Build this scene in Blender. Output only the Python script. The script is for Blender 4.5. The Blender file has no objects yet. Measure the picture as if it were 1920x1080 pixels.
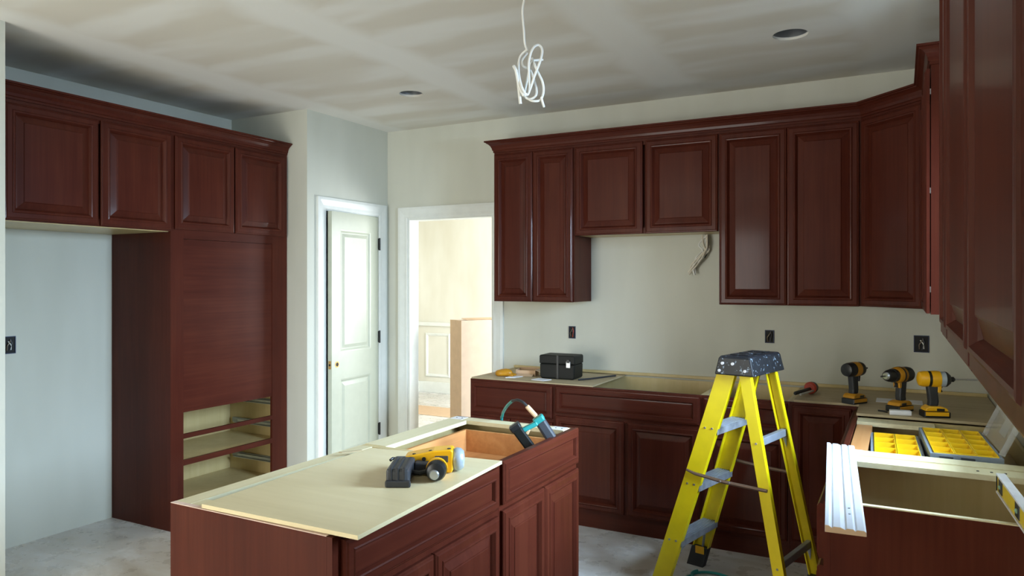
import bpy, bmesh, math, random
from mathutils import Vector, Matrix
random.seed(7)
sc = bpy.context.scene
COL = sc.collection
R = math.radians
PI = math.pi

# ------------------------------------------------------------------ camera
cam_d = bpy.data.cameras.new('camera')
cam_d.sensor_width = 36.0
cam_d.lens = 1364.9 / 1920 * 36.0
cam_d.shift_y = -12.64 / 1920
cam_d.clip_start = 0.02
cam = bpy.data.objects.new('camera', cam_d)
COL.objects.link(cam)
cam.location = (0, 0, 1.535)
cam.rotation_euler = (R(90), 0, R(28.134))
sc.camera = cam

# ------------------------------------------------------------------ world, window daylight, exposure
world = bpy.data.worlds.new('world')
sc.world = world
world.use_nodes = True
bg = world.node_tree.nodes['Background']
bg.inputs[0].default_value = (0.75, 0.86, 1.0, 1)
bg.inputs[1].default_value = 1.0

def area(name, loc, rot, sx, sy, power, col):
    l = bpy.data.lights.new(name, 'AREA')
    l.shape = 'RECTANGLE'
    l.size, l.size_y = sx, sy
    l.energy = power
    l.color = col
    o = bpy.data.objects.new(name, l)
    COL.objects.link(o)
    o.location = loc
    o.rotation_euler = rot
    return o

COOL = (0.58, 0.78, 1.0)
# daylight in the window over the sink, in the patio doors behind the camera, and in the next room's window
area('sink_window_daylight', (2.4, 2.86, 2.45), (0, R(72), 0), 1.8, 2.6, 1150, COOL)
area('patio_daylight', (-2.75, -2.42, 1.2), (R(90), 0, 0), 1.9, 2.1, 100, (1.0, 0.97, 0.90))
area('hall_window_daylight', (-1.62, 6.7, 1.45), (0, R(90), 0), 1.6, 1.6, 130, (0.93, 0.97, 1.0))

sc.view_settings.view_transform = 'Standard'
sc.view_settings.look = 'None'
sc.view_settings.gamma = 1.0
sc.view_settings.use_curve_mapping = False
sc.view_settings.exposure = 0.42

# ------------------------------------------------------------------ materials
MATS = {}
def srgb(r, g, b):
    def f(c):
        c /= 255.0
        return c / 12.92 if c <= 0.04045 else ((c + 0.055) / 1.055) ** 2.4
    return (f(r), f(g), f(b), 1)

class NT:
    def __init__(self, name):
        self.m = bpy.data.materials.new(name)
        self.m.use_nodes = True
        self.t = self.m.node_tree
        self.b = self.t.nodes['Principled BSDF']
        MATS[name] = self.m
    def node(self, ty, **kw):
        n = self.t.nodes.new(ty)
        for k, v in kw.items():
            setattr(n, k, v)
        return n
    def link(self, a, b):
        self.t.links.new(a, b)
    def math(self, op, a, b=None, c=None):
        n = self.node('ShaderNodeMath', operation=op)
        for i, v in enumerate((a, b, c)):
            if v is None:
                continue
            if isinstance(v, (int, float)):
                n.inputs[i].default_value = v
            else:
                self.link(v, n.inputs[i])
        return n.outputs[0]
    def mapr(self, v, a, b, c, d, smooth=True):
        n = self.node('ShaderNodeMapRange')
        if smooth:
            n.interpolation_type = 'SMOOTHSTEP'
        self.link(v, n.inputs[0])
        for i, q in enumerate((a, b, c, d)):
            n.inputs[i + 1].default_value = q
        return n.outputs[0]
    def coords(self, scale=(1, 1, 1), loc=(0, 0, 0)):
        tc = self.node('ShaderNodeTexCoord')
        mp = self.node('ShaderNodeMapping')
        mp.inputs['Scale'].default_value = scale
        mp.inputs['Location'].default_value = loc
        self.link(tc.outputs['Object'], mp.inputs['Vector'])
        return mp.outputs[0]
    def noise(self, vec, scale=5, detail=4, rough=0.55, dist=0.0):
        n = self.node('ShaderNodeTexNoise')
        n.inputs['Scale'].default_value = scale
        n.inputs['Detail'].default_value = detail
        n.inputs['Roughness'].default_value = rough
        n.inputs['Distortion'].default_value = dist
        self.link(vec, n.inputs['Vector'])
        return n.outputs[0]
    def ramp(self, fac, stops):
        n = self.node('ShaderNodeValToRGB')
        el = n.color_ramp.elements
        while len(el) < len(stops):
            el.new(0.5)
        for e, (p, c) in zip(el, stops):
            e.position = p
            e.color = c
        self.link(fac, n.inputs[0])
        return n.outputs[0]
    def mix(self, fac, a, b):
        n = self.node('ShaderNodeMix', data_type='RGBA')
        self.link(fac, n.inputs[0]) if not isinstance(fac, (int, float)) else setattr(n.inputs[0], 'default_value', fac)
        for i, v in ((6, a), (7, b)):
            if isinstance(v, tuple):
                n.inputs[i].default_value = v
            else:
                self.link(v, n.inputs[i])
        return n.outputs[2]
    def base(self, c):
        if isinstance(c, tuple):
            self.b.inputs['Base Color'].default_value = c
        else:
            self.link(c, self.b.inputs['Base Color'])
    def bump(self, h, strength=0.2, dist=0.005):
        n = self.node('ShaderNodeBump')
        n.inputs['Strength'].default_value = strength
        n.inputs['Distance'].default_value = dist
        self.link(h, n.inputs['Height'])
        self.link(n.outputs[0], self.b.inputs['Normal'])
    def set(self, rough=0.5, metal=0.0, spec=0.5, coat=0.0, coat_rough=0.1):
        self.b.inputs['Roughness'].default_value = rough
        self.b.inputs['Metallic'].default_value = metal
        self.b.inputs['Specular IOR Level'].default_value = spec
        self.b.inputs['Coat Weight'].default_value = coat
        self.b.inputs['Coat Roughness'].default_value = coat_rough

def plain(name, col, rough=0.5, metal=0.0, spec=0.5, var=0.12, scale=14):
    n = NT(name)
    f = n.noise(n.coords(), scale, 3)
    d = tuple(max(0, c * (1 - var)) for c in col[:3]) + (1,)
    l = tuple(min(1, c * (1 + var)) for c in col[:3]) + (1,)
    n.base(n.ramp(f, [(0.3, d), (0.7, l)]))
    n.set(rough, metal, spec)
    return n

def wood(name, dark, mid, light, axis='z', rough=0.3, coat=0.35, spec=0.5, fine=70, coat_rough=0.16):
    n = NT(name)
    s = {'z': (fine, fine, 2.2), 'x': (2.2, fine, fine), 'y': (fine, 2.2, fine)}[axis]
    s2 = {'z': (9, 9, 0.9), 'x': (0.9, 9, 9), 'y': (9, 0.9, 9)}[axis]
    g = n.noise(n.coords(s), 1.0, 3, 0.6)
    w = n.noise(n.coords(s2), 1.0, 3, 0.5, 0.6)
    blot = n.noise(n.coords((3, 3, 3)), 1.0, 2)
    a = n.math('MULTIPLY', g, 0.35)
    b = n.math('MULTIPLY_ADD', w, 0.4, a)
    c = n.math('MULTIPLY_ADD', blot, 0.25, b)
    n.base(n.ramp(c, [(0.28, dark), (0.5, mid), (0.74, light)]))
    n.set(rough, 0, spec, coat, coat_rough)
    n.bump(g, 0.04, 0.002)
    return n

CH_D, CH_M, CH_L = (0.046, 0.0086, 0.0048, 1), (0.070, 0.0145, 0.0078, 1), (0.100, 0.0240, 0.0120, 1)
wood('cherry', CH_D, CH_M, CH_L, 'z', 0.42, 0.15, 0.08, coat_rough=0.11)
wood('cherry_flat', CH_D, CH_M, CH_L, 'x', 0.42, 0.15, 0.08, coat_rough=0.11)
wood('maple_ply', (0.60, 0.51, 0.295, 1), (0.68, 0.585, 0.355, 1), (0.74, 0.65, 0.42, 1), 'x', 0.45, 0.1, 0.4, 40)
wood('maple_inside', (0.50, 0.385, 0.17, 1), (0.57, 0.45, 0.215, 1), (0.63, 0.51, 0.27, 1), 'z', 0.4, 0.15, 0.4, 40)
wood('pale_rail', (0.58, 0.50, 0.30, 1), (0.67, 0.60, 0.38, 1), (0.74, 0.68, 0.47, 1), 'x', 0.5, 0.0, 0.4, 40)
wood('pine_drawer', (0.42, 0.17, 0.055, 1), (0.58, 0.27, 0.095, 1), (0.68, 0.36, 0.15, 1), 'x', 0.4, 0.2, 0.4, 45)
wood('rough_board', (0.36, 0.28, 0.16, 1), (0.47, 0.38, 0.23, 1), (0.55, 0.46, 0.30, 1), 'x', 0.6, 0.0, 0.3, 30)
plain('pink_edge', (0.72, 0.55, 0.46, 1), 0.6)
plain('white_plate', (0.72, 0.72, 0.74, 1), 0.4)
plain('trim_paint', (0.74, 0.76, 0.72, 1), 0.35, var=0.03)
plain('door_paint_shaded', (0.45, 0.47, 0.37, 1), 0.35, var=0.03)  # off-white door; the shade it stands in is put into this darker colour
plain('casing_white', (0.60, 0.62, 0.66, 1), 0.3, var=0.03)
plain('black_plastic', (0.012, 0.013, 0.014, 1), 0.38)
plain('dark_rubber', (0.022, 0.024, 0.028, 1), 0.55)
plain('charcoal', (0.040, 0.045, 0.055, 1), 0.45)
plain('case_black', (0.007, 0.008, 0.007, 1), 0.5, spec=0.25)
plain('tool_yellow', (0.80, 0.42, 0.008, 1), 0.35, var=0.06)
plain('tool_orange', (0.50, 0.23, 0.010, 1), 0.4, var=0.1)
plain('bin_yellow', (0.85, 0.55, 0.012, 1), 0.35, var=0.05)
plain('ladder_yellow', (0.86, 0.69, 0.004, 1), 0.4, var=0.07, scale=8)
plain('level_yellow', (0.80, 0.58, 0.02, 1), 0.3, var=0.05)
plain('step_grey', (0.34, 0.38, 0.44, 1), 0.45, 0.3)
plain('steel', (0.50, 0.52, 0.54, 1), 0.3, 0.85)
plain('zinc', (0.30, 0.33, 0.36, 1), 0.32, 0.8)
plain('bronze_bar', (0.17, 0.11, 0.08, 1), 0.45, 0.5)
plain('cap_blue_grey', (0.42, 0.50, 0.57, 1), 0.35, 0.2)
plain('grey_case', (0.22, 0.26, 0.30, 1), 0.45)
plain('teal', (0.02, 0.26, 0.25, 1), 0.4)
plain('tan_grip', (0.62, 0.42, 0.24, 1), 0.5)
plain('red_plastic', (0.42, 0.045, 0.02, 1), 0.4)
plain('cardboard', (0.58, 0.40, 0.25, 1), 0.8, var=0.06)
plain('cardboard_pale', (0.66, 0.53, 0.42, 1), 0.8, var=0.05)
plain('paper', (0.78, 0.79, 0.82, 1), 0.7, var=0.04)
plain('cable_white', (0.80, 0.80, 0.76, 1), 0.5, var=0.03)
plain('cable_beige', (0.68, 0.63, 0.52, 1), 0.5)
plain('bare_wire', (0.16, 0.12, 0.08, 1), 0.4, 0.3)
plain('blue_box', (0.012, 0.025, 0.075, 1), 0.5)
plain('hole_dark', (0.006, 0.006, 0.006, 1), 0.7)  # flat dark colour painted as the shade inside holes that are not cut
plain('black_metal', (0.012, 0.012, 0.013, 1), 0.45, 0.2)
plain('brass', (0.45, 0.26, 0.08, 1), 0.35, 0.6)
plain('green_bits', (0.10, 0.28, 0.12, 1), 0.5)
plain('pebble_brown', (0.18, 0.13, 0.05, 1), 0.6)

# wall paint / bare drywall with joint compound
def wall_mat(name, col, mud, seam_axis=None):
    n = NT(name)
    f = n.noise(n.coords((0.8, 0.8, 0.5)), 1.4, 3, 0.5)
    g = n.noise(n.coords((5, 5, 1.2)), 1.0, 2)
    k = n.math('MULTIPLY_ADD', g, 0.35, n.math('MULTIPLY', f, 0.65))
    n.base(n.ramp(k, [(0.38, col), (0.62, mud)]))
    n.set(0.75, 0, 0.25)
    fine = n.noise(n.coords(), 160, 2)
    n.bump(fine, 0.05, 0.002)
wall_mat('wall_paint', (0.56, 0.565, 0.485, 1), (0.625, 0.63, 0.55, 1))
wall_mat('hall_paint', (0.66, 0.63, 0.52, 1), (0.76, 0.745, 0.66, 1))

n = NT('ceiling_mud')
tc = n.node('ShaderNodeTexCoord')
sp = n.node('ShaderNodeSeparateXYZ')
n.link(tc.outputs['Object'], sp.inputs[0])
wob = n.noise(n.coords((1, 1, 1)), 1.3, 3)
wx = n.math('MULTIPLY_ADD', n.math('SUBTRACT', wob, 0.5), 0.30, sp.outputs[0])
wy = n.math('MULTIPLY_ADD', n.math('SUBTRACT', n.noise(n.coords((0.9, 2.5, 1), (3, 1, 0)), 1.2, 3), 0.5), 0.34, sp.outputs[1])
fx = n.math('ABSOLUTE', n.math('SUBTRACT', n.math('FRACT', n.math('MULTIPLY_ADD', wx, 1 / 1.22, 20 + 3.71 / 1.22 + 0.5)), 0.5))
seam = n.mapr(fx, 0.06, 0.20, 1.0, 0.0)
fy = n.math('ABSOLUTE', n.math('SUBTRACT', n.math('FRACT', n.math('MULTIPLY_ADD', wy, 1 / 0.41, 20.2)), 0.5))
row = n.mapr(fy, 0.10, 0.42, 1.0, 0.0)
patch = n.mapr(n.noise(n.coords((1.1, 3.2, 1), (7, 2, 0)), 1.0, 2), 0.30, 0.60, 0.25, 1.0)
row = n.math('MULTIPLY', row, n.math('MULTIPLY', patch, 0.85))
mask = n.math('MAXIMUM', seam, row)
n.base(n.mix(mask, (0.70, 0.665, 0.585, 1), (0.82, 0.815, 0.775, 1)))
n.set(0.8, 0, 0.2)

n = NT('floor_dusty')
v = n.coords((1, 1, 1))
a = n.noise(n.coords((1.0, 2.2, 1)), 1.6, 5, 0.6, 1.2)
b = n.noise(v, 9, 4, 0.6)
k = n.math('MULTIPLY_ADD', b, 0.25, n.math('MULTIPLY', a, 0.75))
n.base(n.ramp(k, [(0.34, (0.50, 0.46, 0.40, 1)), (0.50, (0.61, 0.58, 0.54, 1)), (0.64, (0.72, 0.71, 0.70, 1))]))
n.set(0.28, 0, 0.5)
rg = n.mapr(b, 0.3, 0.7, 0.22, 0.42)
n.link(rg, n.b.inputs['Roughness'])

n = NT('step_tread')
f = n.noise(n.coords(), 20, 4)
n.base(n.ramp(f, [(0.3, (0.22, 0.24, 0.27, 1)), (0.7, (0.42, 0.45, 0.50, 1))]))
n.set(0.45, 0.3)

n = NT('cap_spattered')
f = n.noise(n.coords(), 55, 3, 0.6)
n.base(n.ramp(f, [(0.0, (0.008, 0.009, 0.011, 1)), (0.62, (0.012, 0.014, 0.018, 1)), (0.70, (0.30, 0.38, 0.46, 1))]))
n.set(0.4)

def glassy(name, col, alpha, rough=0.1):
    m = bpy.data.materials.new(name)
    m.use_nodes = True
    t = m.node_tree
    t.nodes.clear()
    out = t.nodes.new('ShaderNodeOutputMaterial')
    mx = t.nodes.new('ShaderNodeMixShader')
    tr = t.nodes.new('ShaderNodeBsdfTransparent')
    pb = t.nodes.new('ShaderNodeBsdfPrincipled')
    pb.inputs['Base Color'].default_value = col
    pb.inputs['Roughness'].default_value = rough
    mx.inputs[0].default_value = alpha
    t.links.new(tr.outputs[0], mx.inputs[1])
    t.links.new(pb.outputs[0], mx.inputs[2])
    t.links.new(mx.outputs[0], out.inputs[0])
    MATS[name] = m
glassy('window_glass', (0.8, 0.85, 0.9, 1), 0.08, 0.02)
glassy('clear_plastic', (0.50, 0.50, 0.48, 1), 0.42, 0.2)
glassy('vial_green', (0.35, 0.62, 0.45, 1), 0.75, 0.1)

# ------------------------------------------------------------------ mesh helpers
class MB:
    def __init__(self):
        self.v, self.f = [], []
    def add(self, vs, fs):
        o = len(self.v)
        self.v += [tuple(p) for p in vs]
        self.f += [tuple(i + o for i in q) for q in fs]
        return self
    def box(self, x0, x1, y0, y1, z0, z1, M=None):
        vs = [Vector((x, y, z)) for z in (z0, z1) for y in (y0, y1) for x in (x0, x1)]
        if M is not None:
            vs = [M @ p for p in vs]
        return self.add(vs, [(0, 2, 3, 1), (4, 5, 7, 6), (0, 1, 5, 4), (2, 6, 7, 3), (0, 4, 6, 2), (1, 3, 7, 5)])
    def prism(self, pts, axis, a0, a1, M=None):
        def mk(p, a):
            q = {'x': (a, p[0], p[1]), 'y': (p[0], a, p[1]), 'z': (p[0], p[1], a)}[axis]
            q = Vector(q)
            return M @ q if M is not None else q
        m = len(pts)
        vs = [mk(p, a0) for p in pts] + [mk(p, a1) for p in pts]
        fs = [tuple(range(m))[::-1], tuple(range(m, 2 * m))]
        fs += [(i, (i + 1) % m, m + (i + 1) % m, m + i) for i in range(m)]
        return self.add(vs, fs)
    def lathe(self, prof, axis='z', origin=(0, 0, 0), seg=24, M=None):
        # prof: list of (radius, along)
        vs, fs = [], []
        o = Vector(origin)
        for r, a in prof:
            for k in range(seg):
                t = 2 * PI * k / seg
                p = (r * math.cos(t), r * math.sin(t))
                q = {'z': (p[0], p[1], a), 'x': (a, p[0], p[1]), 'y': (p[0], a, p[1])}[axis]
                q = Vector(q) + o
                vs.append(M @ q if M is not None else q)
        for i in range(len(prof) - 1):
            for k in range(seg):
                k2 = (k + 1) % seg
                fs.append((i * seg + k, i * seg + k2, (i + 1) * seg + k2, (i + 1) * seg + k))
        fs.append(tuple(range(seg))[::-1])
        fs.append(tuple((len(prof) - 1) * seg + k for k in range(seg)))
        return self.add(vs, fs)
    def tube(self, pts, r, seg=8):
        pts = [Vector(p) for p in pts]
        rr = r if isinstance(r, (list, tuple)) else [r] * len(pts)
        vs, fs = [], []
        up = None
        for i, p in enumerate(pts):
            d = (pts[min(i + 1, len(pts) - 1)] - pts[max(i - 1, 0)]).normalized()
            if up is None:
                up = d.orthogonal().normalized()
            else:
                up = (up - d * up.dot(d))
                up = up.normalized() if up.length > 1e-6 else d.orthogonal().normalized()
            s = d.cross(up)
            for k in range(seg):
                t = 2 * PI * k / seg
                vs.append(p + (up * math.cos(t) + s * math.sin(t)) * rr[i])
        for i in range(len(pts) - 1):
            for k in range(seg):
                k2 = (k + 1) % seg
                fs.append((i * seg + k, i * seg + k2, (i + 1) * seg + k2, (i + 1) * seg + k))
        fs.append(tuple(range(seg))[::-1])
        fs.append(tuple((len(pts) - 1) * seg + k for k in range(seg)))
        return self.add(vs, fs)
    def rings(self, x0, x1, z0, z1, prof, y=0.0, cap_front=True, cap_back=True):
        # concentric rectangles: prof list of (inset, proud); front faces -y
        vs, fs = [], []
        for i, h in prof:
            vs += [(x0 + i, y - h, z0 + i), (x1 - i, y - h, z0 + i), (x1 - i, y - h, z1 - i), (x0 + i, y - h, z1 - i)]
        for k in range(len(prof) - 1):
            for j in range(4):
                j2 = (j + 1) % 4
                fs.append((4 * k + j, 4 * k + j2, 4 * k + 4 + j2, 4 * k + 4 + j))
        if cap_back:
            fs.append((3, 2, 1, 0))
        if cap_front:
            b = 4 * (len(prof) - 1)
            fs.append((b, b + 1, b + 2, b + 3))
        return self.add(vs, fs)
    def sweep(self, path, prof):
        # path: 2D points, outward is to the right of travel; prof: closed list of (out, z)
        P = [Vector(p) for p in path]
        m = len(prof)
        vs, fs = [], []
        for i, p in enumerate(P):
            d0 = (P[i] - P[i - 1]).normalized() if i > 0 else None
            d1 = (P[i + 1] - P[i]).normalized() if i < len(P) - 1 else None
            d0 = d0 or d1
            d1 = d1 or d0
            n0, n1 = Vector((d0.y, -d0.x)), Vector((d1.y, -d1.x))
            b = (n0 + n1)
            b = b / (1 + n0.dot(n1))
            for o, z in prof:
                q = p + b * o
                vs.append((q.x, q.y, z))
        for i in range(len(P) - 1):
            for k in range(m):
                k2 = (k + 1) % m
                fs.append((i * m + k, i * m + k2, (i + 1) * m + k2, (i + 1) * m + k))
        fs.append(tuple(range(m)))
        fs.append(tuple((len(P) - 1) * m + k for k in range(m))[::-1])
        return self.add(vs, fs)
    def build(self, name, mat, parent=None, bevel=0.0, smooth=False, seg=2):
        me = bpy.data.meshes.new(name)
        me.from_pydata(self.v, [], self.f)
        bm = bmesh.new()
        bm.from_mesh(me)
        bmesh.ops.recalc_face_normals(bm, faces=bm.faces)
        bm.to_mesh(me)
        bm.free()
        me.materials.append(MATS[mat])
        o = bpy.data.objects.new(name, me)
        COL.objects.link(o)
        if parent is not None:
            o.parent = parent
        if bevel > 0:
            md = o.modifiers.new('bevel', 'BEVEL')
            md.width = bevel
            md.segments = seg
            md.limit_method = 'ANGLE'
            md.angle_limit = R(40)
        if smooth:
            for p in me.polygons:
                p.use_smooth = True
            me.set_sharp_from_angle(angle=R(38)) if hasattr(me, 'set_sharp_from_angle') else None
        return o

def tag(o, label=None, cat=None, group=None, kind=None):
    if label:
        o['label'] = label
    if cat:
        o['category'] = cat
    if group:
        o['group'] = group
    if kind:
        o['kind'] = kind
    return o

def thing(name, label, cat, loc=(0, 0, 0), rz=0.0, group=None):
    e = bpy.data.objects.new(name, None)
    e.empty_display_size = 0.05
    COL.objects.link(e)
    e.location = loc
    e.rotation_euler = (0, 0, rz)
    return tag(e, label, cat, group)

def struct(name, mb, mat, label, cat, bevel=0.0):
    return tag(mb.build(name, mat, None, bevel), label, cat, None, 'structure')

def box(name, mat, parent, x0, x1, y0, y1, z0, z1, bevel=0.0, M=None):
    return MB().box(x0, x1, y0, y1, z0, z1, M).build(name, mat, parent, bevel)

# ------------------------------------------------------------------ key dimensions (metres)
ZC = 2.77                       # ceiling
YW = 4.835                      # back wall face
XR = 0.432                      # right wall face
XP = -3.755                     # left wall / pantry wall face
XA = -4.527                     # back of the refrigerator alcove
YA0, YA1 = 1.915, 3.908         # alcove ends
YN = -2.5                       # wall behind the camera
YH, XH0, XH1 = 8.35, -5.95, -1.7   # next room
ZB = 0.876                      # base cabinet height
ZU, ZT = 1.394, 2.452           # upper cabinets
T = 0.12                        # wall thickness

# ------------------------------------------------------------------ structure
struct('floor', MB().box(-7.0, 1.4, YN - 0.3, YH + 0.3, -0.08, 0.0), 'floor_dusty', 'dusty pale stone look floor with cloudy veins', 'floor')

# ceiling sheet with two round holes for the can lights
CANS = [(-2.848, 3.917, 0.078), (-0.490, 3.872, 0.084)]
bm = bmesh.new()
def loop(pts):
    vs = [bm.verts.new((x, y, ZC)) for x, y in pts]
    for i in range(len(vs)):
        bm.edges.new((vs[i], vs[(i + 1) % len(vs)]))
loop([(-7.0, YN - 0.3), (1.4, YN - 0.3), (1.4, YH + 0.3), (-7.0, YH + 0.3)])
for cx, cy, r in CANS:
    loop([(cx + r * math.cos(2 * PI * k / 40), cy + r * math.sin(2 * PI * k / 40)) for k in range(40)])
bmesh.ops.triangle_fill(bm, use_beauty=True, edges=bm.edges[:])
me = bpy.data.meshes.new('ceiling')
bm.to_mesh(me)
bm.free()
me.materials.append(MATS['ceiling_mud'])
o = bpy.data.objects.new('ceiling', me)
COL.objects.link(o)
md = o.modifiers.new('thickness', 'SOLIDIFY')
md.thickness = 0.013
md.offset = 1.0
if me.polygons[0].normal.z < 0:
    md.offset = -1.0
tag(o, 'bare drywall ceiling streaked with pale joint compound', 'ceiling', None, 'structure')

OPX0, OPX1, OPZ = -3.545, -2.745, 2.045       # cased opening in the back wall
mb = MB()
mb.box(XP - T, OPX0, YW, YW + T, 0, ZC).box(OPX0, OPX1, YW, YW + T, OPZ, ZC).box(OPX1, XR + T, YW, YW + T, 0, ZC)
struct('wall_back', mb, 'wall_paint', 'unfinished pale back wall behind the upper cabinets', 'wall')

WY0, WY1, WZ0, WZ1 = 2.36, 3.36, 1.17, 2.27    # window over the sink
mb = MB()
mb.box(XR, XR + T, YN, WY0, 0, ZC).box(XR, XR + T, WY1, YW, 0, ZC)
mb.box(XR, XR + T, WY0, WY1, 0, WZ0).box(XR, XR + T, WY0, WY1, WZ1, ZC)
struct('wall_right', mb, 'wall_paint', 'pale right wall carrying the near upper cabinets', 'wall')

mb = MB()
mb.box(XP - T, XP, YN, YA0, 0, ZC).box(XA - T, XP - T, YA0 - T, YA0, 0, ZC)
mb.box(XA - T, XA, YA0, YA1, 0, ZC)
struct('wall_left', mb, 'wall_paint', 'pale left wall wrapping into the empty refrigerator alcove', 'wall')

DY0, DY1, DZ = 4.092, 4.712, 2.066             # pantry door opening
mb = MB()
mb.box(XA - T, XP, YA1, YA1 + 0.1, 0, ZC)
mb.box(XP - 0.1, XP, YA1 + 0.1, DY0, 0, ZC).box(XP - 0.1, XP, DY0, DY1, DZ, ZC).box(XP - 0.1, XP, DY1, YW, 0, ZC)
mb.box(XA - T, XA - 0.02, YA1 + 0.1, YW + T, 0, ZC).box(XA - 0.02, XP - T, YW, YW + T, 0, ZC)
struct('wall_pantry', mb, 'wall_paint', 'pale pantry wall with the narrow white door', 'wall')

PX0, PX1, PZ0, PZ1 = -3.7, -1.75, 0.06, 2.3      # patio doors behind the camera
mb = MB()
mb.box(XP - T, PX0, YN - T, YN, 0, ZC).box(PX1, XR + T, YN - T, YN, 0, ZC)
mb.box(PX0, PX1, YN - T, YN, PZ1, ZC).box(PX0, PX1, YN - T, YN, 0, PZ0)
mb.box(-1.40, XR, -0.74, -0.62, 0, ZC).box(-1.40, -1.28, YN, -0.74, 0, ZC)  # unseen stub wall added to keep patio light off the near end panel
struct('wall_behind', mb, 'wall_paint', 'pale wall with patio doors and an added shading stub behind the viewer', 'wall')

mb = MB()
HZ0, HZ1, HY0, HY1 = 0.6, 2.3, 5.85, 7.55
mb.box(XH0 - T, XH1 + T, YH, YH + T, 0, ZC).box(XH0 - T, XH0, YW + T, YH, 0, ZC)
mb.box(XH1, XH1 + T, YW + T, HY0, 0, ZC).box(XH1, XH1 + T, HY1, YH, 0, ZC)
mb.box(XH1, XH1 + T, HY0, HY1, 0, HZ0).box(XH1, XH1 + T, HY0, HY1, HZ1, ZC)
mb.box(XH0 - T, XA - T, YW, YW + T, 0, ZC)
struct('wall_hall', mb, 'hall_paint', 'bright cream wall of the room beyond the opening', 'wall')

# wainscot frames and baseboard in the next room
mb = MB()
for x0, x1 in ((-5.82, -5.42), (-5.30, -4.90), (-4.78, -4.38), (-4.26, -3.86), (-3.74, -3.34)):
    mb.rings(x0, x1, 0.22, 0.82, [(0, 0), (0, 0.012), (0.012, 0.018), (0.03, 0.012), (0.04, 0)], YH, cap_front=False, cap_back=False)
mb.box(XH0, XH1, YH - 0.03, YH, 0.92, 0.97)
struct('trim_1', mb, 'trim_paint', 'white wainscot frames and chair rail in the far room', 'trim')
mb = MB().box(XH0, XH1, YH - 0.02, YH, 0, 0.15).box(XH0, XH0 + 0.02, YW + T, YH, 0, 0.15)
struct('baseboard_hall', mb, 'trim_paint', 'white baseboard of the far room', 'baseboard', 0.004)

# casing round the open doorway, and its jamb
CP = [(0, 0), (0, 0.012), (0.012, 0.017), (0.05, 0.019), (0.07, 0.014), (0.09, 0.010), (0.09, 0)]
def casing(name, x0, x1, ztop, M, label, w=0.09):
    mb = MB()
    prof = [(0.0, 0.0), (w, 0.0), (w, 0.018), (w - 0.02, 0.020), (0.03, 0.013), (0.008, 0.013), (0.0, 0.009)]
    path = [(x0, 0.0), (x0, ztop), (x1, ztop), (x1, 0.0)]
    # profile swept as mitred frame in the wall plane
    m = len(prof)
    vs, fs = [], []
    for i, (px, pz) in enumerate(path):
        sx = -1 if i < 2 else 1
        sz = 1 if i in (1, 2) else 0
        for o_, h_ in prof:
            vs.append(M @ Vector((px + sx * o_, -h_, pz + sz * o_)))
    for i in range(3):
        for k in range(m):
            k2 = (k + 1) % m
            fs.append((i * m + k, i * m + k2, (i + 1) * m + k2, (i + 1) * m + k))
    fs.append(tuple(range(m)))
    fs.append(tuple(3 * m + k for k in range(m)))
    mb.add(vs, fs)
    return struct(name, mb, 'trim_paint', label, 'trim')
casing('trim_2', OPX0 + 0.0, OPX1, OPZ, Matrix.Translation((0, YW, 0)), 'white casing round the wide open doorway')
MP = Matrix.Translation((XP, 0, 0)) @ Matrix.Rotation(R(90), 4, 'Z')
casing('trim_3', DY0, DY1, DZ, MP, 'white casing round the narrow pantry door')
mb = MB().box(OPX0, OPX0 + 0.015, YW - 0.002, YW + T + 0.002, 0, OPZ).box(OPX1 - 0.015, OPX1, YW - 0.002, YW + T + 0.002, 0, OPZ)
mb.box(OPX0 + 0.015, OPX1 - 0.015, YW - 0.002, YW + T + 0.002, OPZ - 0.015, OPZ)
struct('trim_4', mb, 'trim_paint', 'white jamb lining the wide open doorway', 'trim')

# pantry door, ajar, hinged on its far side
d = thing('door_1', 'narrow white two panel pantry door standing slightly ajar', 'door', (XP + 0.004, DY1 - 0.004, 0), R(90 + 4.5))
d['kind'] = 'structure'
# local: x runs from hinge (0) to the latch at -0.60 ; front faces -y (into the room)
DW = 0.602
def slab_door(par, w, z0, z1):
    # frame of stiles and rails built round two sunk panels
    sw = 0.105
    zs = [(z0 + 0.20, 0.80), (1.00, z1 - 0.13)]
    mb = MB()
    t = 0.036
    mb.box(-w, -w + sw, 0, t, z0, z1).box(-sw, 0, 0, t, z0, z1)
    mb.box(-w + sw, -sw, 0, t, z0, zs[0][0]).box(-w + sw, -sw, 0, t, zs[0][1], zs[1][0]).box(-w + sw, -sw, 0, t, zs[1][1], z1)
    mb.build('door_slab', 'door_paint_shaded', par)
    for a, b in zs:
        p = MB().rings(-w + sw, -sw, a, b, [(0, -0.030), (0, 0), (0.010, -0.002), (0.022, -0.010), (0.030, -0.010), (0.055, -0.003), (0.06, -0.003)], 0.0)
        p.build('door_panel', 'door_paint_shaded', par)
slab_door(d, DW, 0.012, 2.055)
for z in (0.338, 1.085, 1.836):
    h = MB().box(-0.004, 0.012, -0.012, 0.004, z - 0.045, z + 0.045)
    h.lathe([(0.007, z - 0.05), (0.007, z + 0.05)], 'z', (0.006, -0.010, 0), 10)
    h.build('hinge', 'black_metal', d)
b = MB().lathe([(0.024, -0.002), (0.024, 0.002)], 'y', (-DW + 0.062, 0, 0.915), 20).build('bore_hole', 'brass', d)
MB().lathe([(0.015, -0.003), (0.015, 0.002)], 'y', (-DW + 0.062, 0, 0.915), 16).build('bore_shadow', 'hole_dark', b)
l = box('latch_plate', 'brass', d, -DW - 0.002, -DW + 0.001, 0.007, 0.029, 0.885, 0.945)
MB().lathe([(0.008, -DW - 0.004), (0.008, -DW)], 'x', (0, 0.018, 0.915), 12).build('latch_hole', 'hole_dark', l)
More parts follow.
